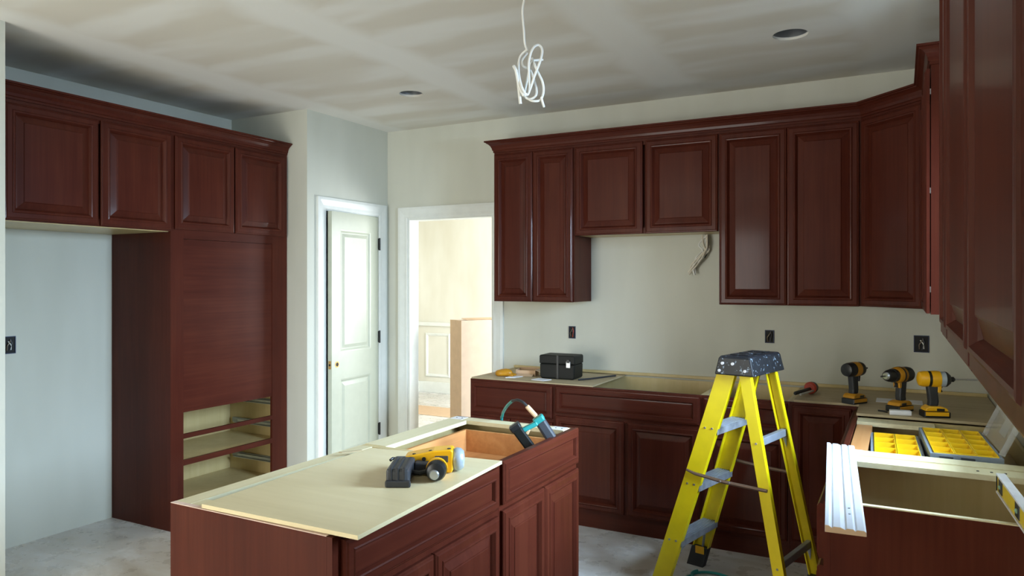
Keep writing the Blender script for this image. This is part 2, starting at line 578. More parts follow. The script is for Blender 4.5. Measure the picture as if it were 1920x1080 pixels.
mb = MB().box(XP - 0.1, XP + 0.001, DY0, DY0 + 0.012, 0, DZ).box(XP - 0.1, XP + 0.001, DY1 - 0.002, DY1 + 0.012, 0, DZ).box(XP - 0.1, XP + 0.001, DY0 + 0.012, DY1 - 0.002, DZ - 0.008, DZ + 0.002)
struct('trim_5', mb, 'trim_paint', 'white jamb behind the pantry door', 'trim')

# windows (the daylight comes in through these)
def window(name, M, w, h, cols, label):
    e = thing(name, label, 'window')
    e['kind'] = 'structure'
    e.matrix_world = M
    mb = MB()
    f = 0.05
    mb.box(0, f, 0, 0.05, 0, h).box(w - f, w, 0, 0.05, 0, h).box(f, w - f, 0, 0.05, 0, f).box(f, w - f, 0, 0.05, h - f, h)
    mb.build('window_frame', 'trim_paint', e, 0.004)
    step = (w - 2 * f) / cols
    for k in range(cols):
        if k:
            box('mullion', 'trim_paint', e, f + k * step - 0.02, f + k * step + 0.02, 0.005, 0.045, f, h - f)
        a = f + k * step + (0.02 if k else 0)
        b_ = f + (k + 1) * step - (0.02 if k < cols - 1 else 0)
        box('pane', 'window_glass', e, a, b_, 0.022, 0.027, f, h - f)
    return e
window('window_1', Matrix.Translation((XR + 0.06, WY1, WZ0)) @ Matrix.Rotation(R(-90), 4, 'Z'), WY1 - WY0, WZ1 - WZ0, 2, 'white framed window over the sink cabinets in the right wall')
window('window_2', Matrix.Translation((PX1, YN - 0.05, PZ0)) @ Matrix.Rotation(R(180), 4, 'Z'), PX1 - PX0, PZ1 - PZ0, 3, 'white framed glass patio doors behind the viewer')
window('window_3', Matrix.Translation((XH1 + 0.07, HY1, HZ0)) @ Matrix.Rotation(R(-90), 4, 'Z'), HY1 - HY0, HZ1 - HZ0, 2, 'white framed window of the room beyond the opening')

# ------------------------------------------------------------------ raised panel doors
def rp_door(par, x0, x1, z0, z1, y=0.0, k=1.0, name='door', M=None, mat='cherry', panel_name='raised_panel'):
    """frame ring with moulded edge + raised centre panel; front faces -y. k scales the profile."""
    fr = [(0, 0.0), (0, 0.012), (0.004, 0.016), (0.008, 0.0165), (0.012, 0.020), (0.034, 0.020), (0.037, 0.0235), (0.041, 0.0245),
          (0.046, 0.0235), (0.050, 0.018), (0.054, 0.013), (0.058, 0.006), (0.058, 0.001)]
    fr = [(i * k, h) for i, h in fr]
    mb = MB().rings(x0, x1, z0, z1, fr, y, cap_front=False)
    d_ = mb.build(name, mat, par)
    if M is not None:
        d_.matrix_local = M
    pn = [(0.0575, 0.002), (0.0575, 0.006), (0.062, 0.007), (0.090, 0.0155), (0.092, 0.0185), (0.095, 0.0195)]
    pn = [(i * k, h) for i, h in pn]
    MB().rings(x0, x1, z0, z1, pn, y).build(panel_name, mat, d_)
    return d_

def drawer_front(par, x0, x1, z0, z1, y=0.0):
    fr = [(0, 0.0), (0, 0.012), (0.004, 0.016), (0.008, 0.0165), (0.012, 0.020), (0.030, 0.020), (0.034, 0.0225), (0.038, 0.020), (0.043, 0.011), (0.043, 0.001)]
    d_ = MB().rings(x0, x1, z0, z1, fr, y, cap_front=False).build('drawer_front', 'cherry_flat', par)
    MB().rings(x0, x1, z0, z1, [(0.0425, 0.002), (0.0425, 0.009), (0.05, 0.010)], y).build('centre_panel', 'cherry_flat', d_)
    return d_

def face_frame(par, W, z0, z1, sw=0.038, rails=(), stiles=(), t=0.019, top=0.038, bot=0.038):
    mb = MB()
    mb.box(0, sw, 0, t, z0, z1).box(W - sw, W, 0, t, z0, z1)
    mb.box(sw, W - sw, 0, t, z0, z0 + bot).box(sw, W - sw, 0, t, z1 - top, z1)
    for a, b in rails:
        mb.box(sw, W - sw, 0, t, a, b)
    for a, b, c, d_ in stiles:
        mb.box(a, b, 0, t, c, d_)
    return mb.build('face_frame', 'cherry', par)

# ------------------------------------------------------------------ upper cabinets
def upper(name, label, loc, rz, W, z0, z1, D, splits, zd1=None, sub=0.0):
    e = thing(name, label, 'cabinet', loc, rz, None)
    H0, H1 = z0, z1
    mb = MB().box(0, W, 0.019, D, H0 + 0.018, H1)
    mb.build('body', 'cherry', e)
    box('bottom_panel', 'maple_inside', e, 0.012, W - 0.012, 0.019, D, H0 + 0.002, H0 + 0.0178)
    for xa, xb in ((0, 0.0118), (W - 0.0118, W)):
        box('side_edge', 'cherry', e, xa, xb, 0.019, D, H0, H0 + 0.0178)
    face_frame(e, W, H0, H1)
    top = (zd1 if zd1 else z1 - 0.016)
    for a, b in splits:
        rp_door(e, a, b, z0 - 0.001, top, 0.0)
    return e

YU = 4.53
G = 'cherry upper cabinets on the back wall'
U0, U1, U2, U3 = -2.566, -1.944, -0.984, -0.198
dU = YW - YU - 0.003
W = U1 - U0
upper('upper_cabinet', 'tall cherry upper cabinet with two narrow doors beside the open doorway', (U0, YU, 0), 0, W - 0.001, ZU, ZT, dU, [(0.006, W / 2 - 0.0015), (W / 2 + 0.0015, W - 0.008)])
W = U2 - U1
upper('upper_cabinet', 'short cherry upper cabinet hanging over the empty range space', (U1, YU, 0), 0, W - 0.001, 1.842, ZT, dU, [(0.010, W / 2 - 0.002), (W / 2 + 0.018, W - 0.006)])
W = U3 - U2
upper('upper_cabinet', 'tall cherry upper cabinet with two wide doors right of the range space', (U2, YU, 0), 0, W - 0.001, ZU, ZT, dU, [(0.006, W / 2 - 0.0015), (W / 2 + 0.0015, W - 0.010)])

# diagonal corner cabinet
XRU = 0.111
CY = 4.212
e = thing('corner_cabinet', 'cherry upper corner cabinet with one door set at an angle', 'cabinet', (0, 0, 0))
mb = MB().prism([(U3 + 0.001, YU + 0.019), (XRU + 0.019, CY + 0.001), (XR - 0.003, CY + 0.001), (XR - 0.003, YW - 0.003), (U3 + 0.001, YW - 0.003)], 'z', ZU, ZT)
mb.build('body', 'cherry', e)
ang = math.atan2(CY - YU, XRU - U3)
L = math.hypot(CY - YU, XRU - U3)
MC = Matrix.Translation((U3, YU, 0)) @ Matrix.Rotation(ang, 4, 'Z')
f = face_frame(e, L, ZU, ZT, 0.03)
f.matrix_local = MC
rp_door(e, 0.014, L - 0.016, ZU + 0.004, ZT - 0.016, 0.0, 0.92, M=MC)

# right wall uppers (front faces -x): local x runs towards -Y, depth towards +X
R1N = 3.555
dR = XR - XRU - 0.003
W = CY - R1N
e = upper('upper_cabinet', 'cherry upper cabinet past the window with its end panel and door edge showing', (XRU, CY - 0.001, 0), R(-90), W - 0.001, ZU, ZT, dR, [])
rp_door(e, 0.006, W / 2 - 0.0015, ZU + 0.004, ZT - 0.016, -0.004)
rp_door(e, W / 2 + 0.0015, W - 0.004, ZU + 0.004, ZT - 0.016, -0.004)
for z in (1.50, 1.92, 2.34):
    box('hinge', 'steel', e, W - 0.03, W - 0.0035, -0.004, 0.0, z - 0.012, z + 0.012)

W = 0.302
e = upper('upper_cabinet', 'narrow cherry upper cabinet at the far end of the near right wall run', (XRU, 2.222, 0), R(-90), W - 0.001, ZU, ZT, dR, [(0.004, W - 0.006)])
W = 1.20
e = upper('upper_cabinet', 'nearest cherry upper cabinet with glossy doors at the right edge', (XRU, 1.919, 0), R(-90), W, ZU, ZT, dR, [(0.006, 0.604), (0.609, W - 0.006)])

# crown mouldings
def crown_prof(z):
    return [(-0.012, z), (0.006, z), (0.006, z + 0.012), (0.011, z + 0.016), (0.014, z + 0.030), (0.022, z + 0.046), (0.034, z + 0.058), (0.044, z + 0.064),
            (0.046, z + 0.068), (0.055, z + 0.070), (0.055, z + 0.080), (-0.012, z + 0.080)]
mb = MB().sweep([(U0, YW - 0.004), (U0, YU), (U3, YU), (XRU, CY), (XRU, R1N), (XR - 0.004, R1N)], crown_prof(ZT + 0.0005))
tag(mb.build('crown_moulding', 'cherry_flat'), 'cherry crown moulding running along the back wall uppers and round the corner', 'moulding', 'cherry crown mouldings')
mb = MB().sweep([(XR - 0.004, 2.223), (XRU, 2.223), (XRU, 0.712)][0:3], crown_prof(ZT + 0.0005))
tag(mb.build('crown_moulding', 'cherry_flat'), 'cherry crown moulding on top of the nearest right wall cabinets', 'moulding', 'cherry crown mouldings')

# ------------------------------------------------------------------ left alcove: refrigerator cabinet and tall cabinet (front faces +x)
XLF = -3.948            # face frame plane, doors proud to about -3.926
YT0, YT1 = 2.946, 3.904
ZL = 1.842
dL = XLF - XA - 0.003
MA = R(90)
W = YT0 - 1.919
e = thing('refrigerator_cabinet', 'cherry cabinet with two doors over the empty refrigerator space', 'cabinet', (XLF, 1.919, 0), MA)
box('body', 'cherry', e, 0, W - 0.001, 0.019, dL, ZL + 0.018, ZT)
box('bottom_panel', 'maple_inside', e, 0.0, W - 0.001, 0.019, dL, ZL - 0.004, ZL + 0.0178)
face_frame(e, W - 0.001, ZL, ZT)
rp_door(e, 0.083, 0.566, ZL + 0.004, ZT - 0.020)
rp_door(e, 0.580, W - 0.004, ZL + 0.004, ZT - 0.020)

W = YT1 - YT0
e = thing('oven_tower_cabinet', 'tall cherry cabinet with a blank panel above three open drawer bays', 'cabinet', (XLF, YT0, 0), MA)
# side panels, back, top
box('side_panel', 'cherry', e, 0.0, 0.018, 0.019, dL, 0.0, ZT)
box('side_panel', 'cherry', e, W - 0.018, W, 0.019, dL, 0.0, ZT)
box('back_panel', 'maple_inside', e, 0.019, W - 0.019, dL - 0.012, dL, 0.1, ZT)
box('side_lining', 'maple_inside', e, 0.0185, 0.024, 0.022, dL - 0.0125, 0.1, 0.78)
box('side_lining', 'maple_inside', e, W - 0.024, W - 0.0185, 0.022, dL - 0.0125, 0.1, 0.78)
box('top_panel', 'cherry', e, 0.019, W - 0.019, 0.019, dL - 0.013, ZT - 0.018, ZT)
box('shelf', 'maple_inside', e, 0.025, W - 0.025, 0.022, dL - 0.013, 0.782, 0.80)
box('shelf', 'maple_inside', e, 0.025, W - 0.025, 0.022, dL - 0.013, 0.385, 0.40)
box('shelf', 'maple_inside', e, 0.025, W - 0.025, 0.022, dL - 0.013, 0.10, 0.118)
# face frame: stiles are separate boards
SL, SR = 0.092, 0.140
box('stile', 'cherry', e, 0.0, SL, 0, 0.019, 0.0, ZT)
box('stile', 'cherry', e, W - SR, W, 0, 0.019, 0.0, ZT)
box('rail', 'cherry_flat', e, SL + 0.0002, W - SR - 0.0002, 0, 0.019, ZT - 0.04, ZT)
box('rail', 'cherry_flat', e, SL + 0.0002, W - SR - 0.0002, 0, 0.019, 1.80, 1.868)
for a, b in ((0.552, 0.580), (0.384, 0.418), (0.08, 0.125)):
    box('rail', 'cherry_flat', e, SL + 0.0002, W - SR - 0.0002, 0, 0.019, a, b)
box('toe_board', 'cherry_flat', e, SL, W - SR, 0.05, 0.065, 0.0, 0.098)
box('blank_panel', 'cherry_flat', e, SL + 0.0002, W - SR - 0.0002, 0.004, 0.0188, 0.716, 1.798)
rp_door(e, 0.024, 0.472, ZL + 0.014, ZT - 0.020)
rp_door(e, 0.482, W - 0.034, ZL + 0.014, ZT - 0.020)
for zz in (0.655, 0.492, 0.235):
    for side in (0, 1):
        xx = 0.0245 if side == 0 else W - 0.0245 - 0.016
        s_ = box('drawer_slide', 'zinc', e, xx, xx + 0.016, 0.024, 0.52, zz - 0.016, zz + 0.016)
        xi = xx + (0.016 if side == 0 else -0.012)
        box('slide_rail', 'steel', s_, xi, xi + 0.012, 0.024, 0.45, zz - 0.008, zz + 0.008)
        MB().lathe([(0.006, xi - 0.002), (0.006, xi + 0.014)], 'x', (0, 0.055, zz), 10).build('screw', 'steel', s_)
        if side == 1:
            box('slide_tongue', 'steel', s_, xx - 0.030, xx - 0.0125, 0.03, 0.48, zz - 0.016, zz - 0.012)

mb = MB().sweep([(XLF, 1.917), (XLF, YT1)], crown_prof(ZT + 0.0005))
tag(mb.build('crown_moulding', 'cherry_flat'), 'cherry crown moulding along the left alcove cabinets', 'moulding', 'cherry crown mouldings')

# ------------------------------------------------------------------ base cabinets
def base(name, label, loc, rz, W, D, fronts, end_left=False, end_right=False, cat='cabinet', back=True, stretch=(), toe=True, left_full=True, right_full=True):
    e = thing(name, label, cat, loc, rz)
    z1 = ZB
    side = lambda x0, x1, outside: box('side_panel', 'cherry' if outside else 'maple_inside', e, x0, x1, 0.0195, D, 0.0, z1)
    side(0.0, 0.015, end_left)
    side(W - 0.015, W, end_right)
    if end_left:
        box('side_lining', 'maple_inside', e, 0.0152, 0.019, 0.0195, D - 0.013, 0.10, z1)
    if end_right:
        box('side_lining', 'maple_inside', e, W - 0.019, W - 0.0152, 0.0195, D - 0.013, 0.10, z1)
    box('back_panel', 'maple_inside', e, 0.0155, W - 0.0155, D - 0.012, D, 0.0, z1)
    box('bottom_panel', 'maple_inside', e, 0.0195, W - 0.0195, 0.02, D - 0.0125, 0.10, 0.115)
    box('toe_board', 'cherry_flat', e, 0.0, W, 0.012, 0.0192, 0.0, 0.098)
    rails, doors = [], 0
    for fr in fronts:
        if fr[0] == 'drawer':
            rails.append((fr[3] - 0.03, fr[3] + 0.008))
    drs = [fr for fr in fronts if fr[0] == 'door']
    mids = [((drs[0][2] + drs[1][1]) / 2 - 0.02, (drs[0][2] + drs[1][1]) / 2 + 0.02, 0.138, drs[0][4] - 0.012)] if len(drs) == 2 else []
    face_frame(e, W, 0.10, z1, 0.038, rails, mids)
    for fr in fronts:
        if fr[0] == 'drawer':
            drawer_front(e, *fr[1:])
        else:
            rp_door(e, *fr[1:5], 0.0, fr[5] if len(fr) > 5 else 0.9)
    return e

YBF = 4.225                    # face frame plane of the back base run; doors proud to 4.205
DB = YW - YBF - 0.004
ZD0 = 0.700
B = [-2.578, -1.953, -1.013, -0.537, -0.232]
W = B[1] - B[0]
base('base_cabinet', 'cherry base cabinet under the black case at the doorway end', (B[0], YBF, 0), 0, W - 0.001, DB, [('drawer', 0.008, W - 0.010, 0.655, 0.866), ('door', 0.008, W / 2 - 0.002, 0.115, 0.632), ('door', W / 2 + 0.002, W - 0.010, 0.115, 0.632)], end_left=True)
W = B[2] - B[1]
base('base_cabinet', 'widest cherry base cabinet with a long drawer front and two doors below', (B[1], YBF, 0), 0, W - 0.001, DB, [('drawer', 0.012, W - 0.012, ZD0, 0.866), ('door', 0.012, 0.468, 0.115, 0.680), ('door', 0.490, W - 0.012, 0.115, 0.680)])
W = B[3] - B[2]
base('base_cabinet', 'cherry base cabinet with drawer seen through the ladder rails', (B[2], YBF, 0), 0, W - 0.001, DB, [('drawer', 0.010, W - 0.012, ZD0, 0.866), ('door', 0.010, W - 0.012, 0.115, 0.680)])

# corner base cabinet with an L-shaped body
XRB = -0.206                   # face frame plane of the right run
CBY = 3.905
e = thing('corner_base_cabinet', 'cherry corner base cabinet with one full height door beside the ladder', 'cabinet', (B[3], YBF, 0))
WX = XR - 0.003 - B[3]
WC = XRB - B[3]
mb = MB().box(0.0, 0.015, 0.0195, DB, 0, ZB).box(0.0155, WX, DB - 0.012, DB, 0, ZB).box(WX - 0.012, WX, CBY - YBF + 0.003, DB - 0.0125, 0, ZB)
mb.build('back_panel', 'maple_inside', e)
face_frame(e, WC - 0.001, 0.10, ZB, 0.03)
rp_door(e, 0.012, WC - 0.024, 0.125, 0.862, 0.0, 0.95)
box('toe_board', 'cherry_flat', e, 0.0, WC, 0.012, 0.0192, 0.0, 0.098)
# right run side face of the corner: door facing -x
f = face_frame(e, 0.318, 0.10, ZB, 0.03)
MX = Matrix.Translation((WC, -0.001, 0)) @ Matrix.Rotation(R(-90), 4, 'Z')
f.matrix_local = MX
rp_door(e, 0.026, 0.306, 0.125, 0.862, 0.0, 0.95, M=MX)

# right run: local x runs towards -Y, depth +X
DR = XR - XRB - 0.004
C2A, C2B = 3.903, 3.036
C1A, C1B = 3.035, 2.365
W = C2A - C2B
e2 = base('base_cabinet', 'open topped cherry sink cabinet holding the yellow parts organizers', (XRB, C2A, 0), R(-90), W - 0.001, DR, [('drawer', 0.01, W - 0.012, ZD0, 0.866), ('door', 0.012, W / 2 - 0.003, 0.115, 0.680), ('door', W / 2 + 0.003, W - 0.012, 0.115, 0.680)])
st = box('stretcher', 'pale_rail', e2, W - 0.105, W - 0.016, 0.022, DR - 0.013, ZB - 0.018, ZB + 0.001)
box('stretcher', 'pale_rail', e2, 0.016, 0.122, 0.022, 0.34, ZB - 0.018, ZB + 0.001)
box('corner_plate', 'white_plate', e2, W - 0.10, W - 0.03, 0.028, 0.075, ZB + 0.0012, ZB + 0.003)
box('inner_shelf', 'rough_board', e2, 0.124, W - 0.107, 0.0225, DR - 0.0135, 0.775, 0.79)
box('inner_brace', 'pine_drawer', e2, 0.135, W - 0.108, 0.024, 0.088, 0.7905, 0.866)
W = C1A - C1B
e1 = base('base_cabinet', 'nearest cherry base cabinet with open top and dark plain end panel', (XRB, C1A, 0), R(-90), W, DR, [('drawer', 0.012, W - 0.010, ZD0, 0.866), ('door', 0.012, W - 0.010, 0.115, 0.680)], end_right=True)
box('stretcher', 'pale_rail', e1, 0.0005, 0.095, 0.022, DR - 0.013, ZB - 0.018, ZB + 0.001)
p = box('corner_plate', 'white_plate', e1, 0.02, 0.085, 0.028, 0.08, ZB + 0.0012, ZB + 0.003)
MB().lathe([(0.005, ZB + 0.003), (0.004, ZB + 0.005)], 'z', (0.05, 0.055, 0), 10).build('screw', 'black_metal', p)
for q in (0.44, 0.48, 0.52):
    MB().lathe([(0.005, ZB + 0.001), (0.004, ZB + 0.003)], 'z', (0.05, q, 0), 10).build('screw', 'black_metal', e1)
box('panel_edge', 'pale_rail', e1, W - 0.0192, W - 0.0005, 0.0196, DR - 0.013, ZB + 0.0002, ZB + 0.0035)

# boards laid on the tops
tag(MB().box(B[0] + 0.004, B[1] + 0.26, YBF + 0.004, YW - 0.004, ZB + 0.0006, ZB + 0.0086).build('plywood_board', 'rough_board'), 'tan plywood board under the black case at the doorway end', 'board', 'boards laid on the base cabinets')
mb = MB().prism([(B[3] + 0.02, YBF + 0.005), (XRB + 0.012, YBF + 0.005), (XRB + 0.012, 3.945), (XR - 0.006, 3.945), (XR - 0.006, YW - 0.004), (B[3] + 0.02, YW - 0.004)], 'z', ZB + 0.0006, ZB + 0.0126)
tag(mb.build('plywood_board', 'rough_board'), 'tan plywood corner board carrying the three cordless drills', 'board', 'boards laid on the base cabinets')
ZP = ZB + 0.0128
tag(MB().box(B[0] + 0.02, XR - 0.01, YW - 0.022, YW - 0.003, ZB + 0.0128, ZB + 0.032).build('backing_strip', 'maple_inside', None, 0.002), 'thin yellow wood strip along the foot of the back wall', 'strip')

# ------------------------------------------------------------------ island (front faces +x)
XIF = -1.288
IY0, IYM, IY1 = 1.430, 2.305, 3.02
DI = 0.628
W = IYM - IY0
i1 = base('island_cabinet', 'near cherry island cabinet with plain red end panel and plywood on top', (XIF, IY0, 0), R(90), W - 0.001, DI, [('drawer', 0.030, W - 0.020, 0.715, 0.864), ('door', 0.030, W / 2 + 0.003, 0.115, 0.690), ('door', W / 2 + 0.009, W - 0.020, 0.115, 0.690)], end_left=True)
box('panel_edge', 'pink_edge', i1, 0.0002, 0.0185, 0.0196, DI, ZB + 0.0002, ZB + 0.002)
box('back_rail', 'pale_rail', i1, 0.020, W - 0.016, DI - 0.062, DI - 0.0005, ZB - 0.016, ZB + 0.0015)
box('stretcher', 'pale_rail', i1, 0.020, 0.075, 0.024, DI - 0.063, ZB - 0.016, ZB + 0.0004)
W = IY1 - IYM
i2 = base('island_cabinet', 'far cherry island cabinet with an open pine drawer box', (XIF, IYM, 0), R(90), W, DI, [('drawer', 0.010, W - 0.008, 0.722, 0.880), ('door', 0.010, W / 2 - 0.003, 0.115, 0.700), ('door', W / 2 + 0.003, W - 0.008, 0.115, 0.700)], end_right=True)
box('back_rail', 'pale_rail', i2, 0.016, W - 0.090, DI - 0.105, DI - 0.0005, ZB - 0.016, ZB + 0.0015)
s_ = box('stretcher', 'pale_rail', i2, W - 0.088, W - 0.0195, 0.024, DI - 0.0005, ZB - 0.016, ZB + 0.0015)
for x_ in (0.03, DI - 0.075):
    p = box('corner_plate', 'white_plate', s_, W - 0.085, W - 0.024, x_, x_ + 0.065, ZB + 0.0016, ZB + 0.003)
    for q in (0.015, 0.045):
        MB().lathe([(0.004, ZB + 0.003), (0.003, ZB + 0.0045)], 'z', (W - 0.055, x_ + q, 0), 10).build('screw', 'black_metal', s_)
# pine drawer box
dx0, dx1, dy0, dy1, dz0, dz1 = 0.03, W - 0.112, 0.028, DI - 0.112, 0.735, 0.842
dr = box('drawer_box', 'pine_drawer', i2, dx0, dx1, dy0, dy1, dz0, dz0 + 0.008)
for a in ((dx0, dx0 + 0.014, dy0, dy1), (dx1 - 0.014, dx1, dy0, dy1), (dx0 + 0.0142, dx1 - 0.0142, dy0, dy0 + 0.014), (dx0 + 0.0142, dx1 - 0.0142, dy1 - 0.014, dy1)):
    box('drawer_side', 'pine_drawer', dr, a[0], a[1], a[2], a[3], dz0 + 0.0082, dz1)

# plywood sheet lying loosely on the near half of the island
mb = MB().prism([(-1.783, 1.432), (-1.212, 1.440), (-1.262, 2.285), (-1.812, 2.225)], 'z', ZB + 0.0035, ZB + 0.0155)
tag(mb.build('plywood_board', 'maple_ply', None, 0.001), 'pale yellow plywood sheet lying askew on the island under the nailer', 'board', 'boards laid on the base cabinets')
ZI = ZB + 0.0157
tag(MB().prism([(-1.86, 2.10), (-1.845, 2.10), (-1.80, 2.165), (-1.81, 2.17)], 'z', ZB + 0.0158, ZB + 0.019).build('wood_shim', 'rough_board'), 'thin wood splinter on the far edge of the island plywood', 'splinter')

# ------------------------------------------------------------------ white moulding board on the near cabinet
e = thing('moulding_board', 'white fluted moulding board lying across the near cabinet corner', 'board', (-0.168, 2.592, ZB + 0.006), R(4.45))
prof = [(-0.049, 0.0), (0.049, 0.0), (0.049, 0.010), (0.044, 0.014), (0.028, 0.014), (0.024, 0.010), (0.018, 0.015), (0.004, 0.015), (0.0, 0.011), (-0.012, 0.016), (-0.028, 0.016), (-0.032, 0.012), (-0.040, 0.018), (-0.049, 0.018)]
MB().prism(prof, 'y', -0.53, 0.53).build('board', 'casing_white', e)
MB().prism([(x * 0.985, z * 0.96 + 0.0003) for x, z in prof], 'y', -0.5325, -0.5302).build('cut_end', 'cardboard', e)
for q in (-0.40, -0.345):
    MB().lathe([(0.003, 0.0145), (0.003, 0.0165)], 'z', (0.012, q, 0), 8).build('nail_hole', 'zinc', e)

# ------------------------------------------------------------------ spirit level across the near cabinet
e = thing('spirit_level', 'yellow spirit level with a black vial window at the right edge', 'level', (0.271, 2.70, ZB + 0.0045), R(-87))
LL = 0.60
mb = MB().box(0, LL, -0.012, 0.012, 0.0, 0.006).box(0, LL, -0.012, 0.012, 0.054, 0.060)
mb.build('flange', 'white_plate', e)
box('web', 'level_yellow', e, 0, LL, -0.008, 0.008, 0.0062, 0.0538)
for xx in (0.03, 0.28, 0.53):
    v_ = box('vial_holder', 'black_plastic', e, xx, xx + 0.055, -0.0105, 0.0105, 0.010, 0.050, 0.002)
    MB().lathe([(0.006, xx + 0.022), (0.006, xx + 0.034)][0:2], 'x', (0, -0.0095, 0.030), 12).build('vial', 'vial_green', v_)
box('end_cap', 'black_plastic', e, -0.004, -0.0002, -0.011, 0.011, 0.002, 0.058)

# ------------------------------------------------------------------ parts organizers in the sink cabinet
def organizer(name, label, loc, rz, L_, D_, H_, nx, ny, lid=False, tilt=0.0):
    e = thing(name, label, 'organizer', loc, rz, 'yellow parts organizers')
    e.rotation_euler = (tilt, 0, rz)
    t = 0.012
    mb = MB().box(0, L_, 0, D_, 0, 0.008)
    mb.box(0, L_, 0, t, 0.0082, H_).box(0, L_, D_ - t, D_, 0.0082, H_).box(0, t, t, D_ - t, 0.0082, H_).box(L_ - t, L_, t, D_ - t, 0.0082, H_)
    mb.build('case', 'grey_case', e)
    cw, cd = (L_ - 2 * t) / nx, (D_ - 2 * t) / ny
    for i in range(nx):
        for j in range(ny):
            x0, y0 = t + i * cw + 0.001, t + j * cd + 0.001
            x1, y1 = x0 + cw - 0.002, y0 + cd - 0.002
            zt, zb, s = H_ + 0.004, 0.012 + H_ * 0.35, 0.010
            vs = [(x0, y0, zt), (x1, y0, zt), (x1, y1, zt), (x0, y1, zt),
                  (x0 + 0.003, y0 + 0.003, zt), (x1 - 0.003, y0 + 0.003, zt), (x1 - 0.003, y1 - 0.003, zt), (x0 + 0.003, y1 - 0.003, zt),
                  (x0 + s, y0 + s * 0.6, zb), (x1 - s, y0 + s * 0.6, zb), (x1 - s, y1 - s * 0.6, zb), (x0 + s, y1 - s * 0.6, zb),
                  (x0, y0, 0.0085), (x1, y0, 0.0085), (x1, y1, 0.0085), (x0, y1, 0.0085)]
            fs = []
            for k in range(4):
                k2 = (k + 1) % 4
                fs += [(k, k2, 4 + k2, 4 + k), (4 + k, 4 + k2, 8 + k2, 8 + k), (12 + k, 12 + k2, k2, k)]
            fs += [(8, 9, 10, 11), (15, 14, 13, 12)]
            MB().add(vs, fs).build('bin', 'bin_yellow', e)
    return e
oa = organizer('parts_organizer', 'yellow binned parts organizer with a few fixings inside, left of the pair', (-0.105, 3.172, 0.7905), R(2), 0.186, 0.44, 0.072, 2, 4)
for k in range(9):
    a = random.random() * 6.28
    MB().lathe([(0.002, 0), (0.009, 0.004), (0.007, 0.012), (0.002, 0.015)], 'z', (0.045 + 0.022 * math.cos(a), 0.19 + 0.04 * math.sin(a), 0.036 + 0.003 * (k % 3)), 8).build('fixing', 'green_bits' if k % 3 == 0 else 'pebble_brown', oa)
box('latch', 'black_plastic', oa, 0.075, 0.105, -0.006, 0.0, 0.03, 0.068)
ob = organizer('parts_organizer', 'grey cased parts organizer with yellow bins and its clear lid open', (0.096, 3.17, 0.7905), R(3), 0.235, 0.53, 0.096, 3, 5)
for q in (0.03, 0.10):
    box('latch', 'charcoal', ob, q, q + 0.045, -0.006, 0.0, 0.05, 0.088)
MB().tube([(0.11, -0.001, 0.052), (0.115, -0.020, 0.056), (0.20, -0.020, 0.056), (0.205, -0.001, 0.052)], 0.007, 8).build('handle', 'cap_blue_grey', ob, 0, True)
ld = MB()
MLd = Matrix.Translation((0.240, 0.02, 0.100)) @ Matrix.Rotation(R(-66), 4, 'Y')
ld.box(0, 0.20, 0, 0.40, 0, 0.004, MLd).box(0, 0.20, 0, 0.006, 0.0042, 0.020, MLd).box(0, 0.20, 0.394, 0.40, 0.0042, 0.020, MLd).box(0.194, 0.20, 0.0062, 0.3938, 0.0042, 0.020, MLd)
lid = ld.build('clear_lid', 'clear_plastic', ob)
box('lid_label', 'paper', lid, 0.05, 0.12, 0.14, 0.26, -0.001, -0.0002, 0, MLd)

# ------------------------------------------------------------------ step ladder
LO, LPSI = (-0.647, 3.666), -0.226
e = thing('step_ladder', 'yellow fibreglass step ladder with a black top cap and grey steps', 'ladder', (LO[0], LO[1], 0), LPSI)
HC = 1.184
AX, RX, B0, FF, RR_, B1, B2 = 0.051, 0.042, 0.164, 0.388, 0.262, 0.217, 0.219
def rail_pt(front, side, z):
    k = (HC - 0.09 - z) / (HC - 0.09)
    if front:
        return Vector((-AX + k * (-FF + AX), side * (B0 + k * (B1 - B0)), z))
    return Vector((RX + k * (RR_ - RX), side * (B0 + k * (B2 - B0)), z))
def channel(front, side, w, dpt, z0, z1, t=0.005):
    a, b = rail_pt(front, side, z0), rail_pt(front, side, z1)
    ax = (b - a).normalized()
    yv = Vector((0, side, 0))
    wv = ax.cross(yv).normalized()
    if wv.x < 0:
        wv = -wv
    inn = -(wv.cross(ax).normalized())
    if inn.y * side > 0:
        inn = -inn
    sec = [(-w / 2, 0), (w / 2, 0), (w / 2, dpt), (w / 2 - t, dpt), (w / 2 - t, t), (-w / 2 + t, t), (-w / 2 + t, dpt), (-w / 2, dpt)]
    vs = []
    for p in (a, b):
        for u, v_ in sec:
            vs.append(p + wv * u + inn * v_)
    m = len(sec)
    fs = [tuple(range(m))[::-1], tuple(range(m, 2 * m))] + [(i, (i + 1) % m, m + (i + 1) % m, m + i) for i in range(m)]
    return MB().add(vs, fs), ax, wv
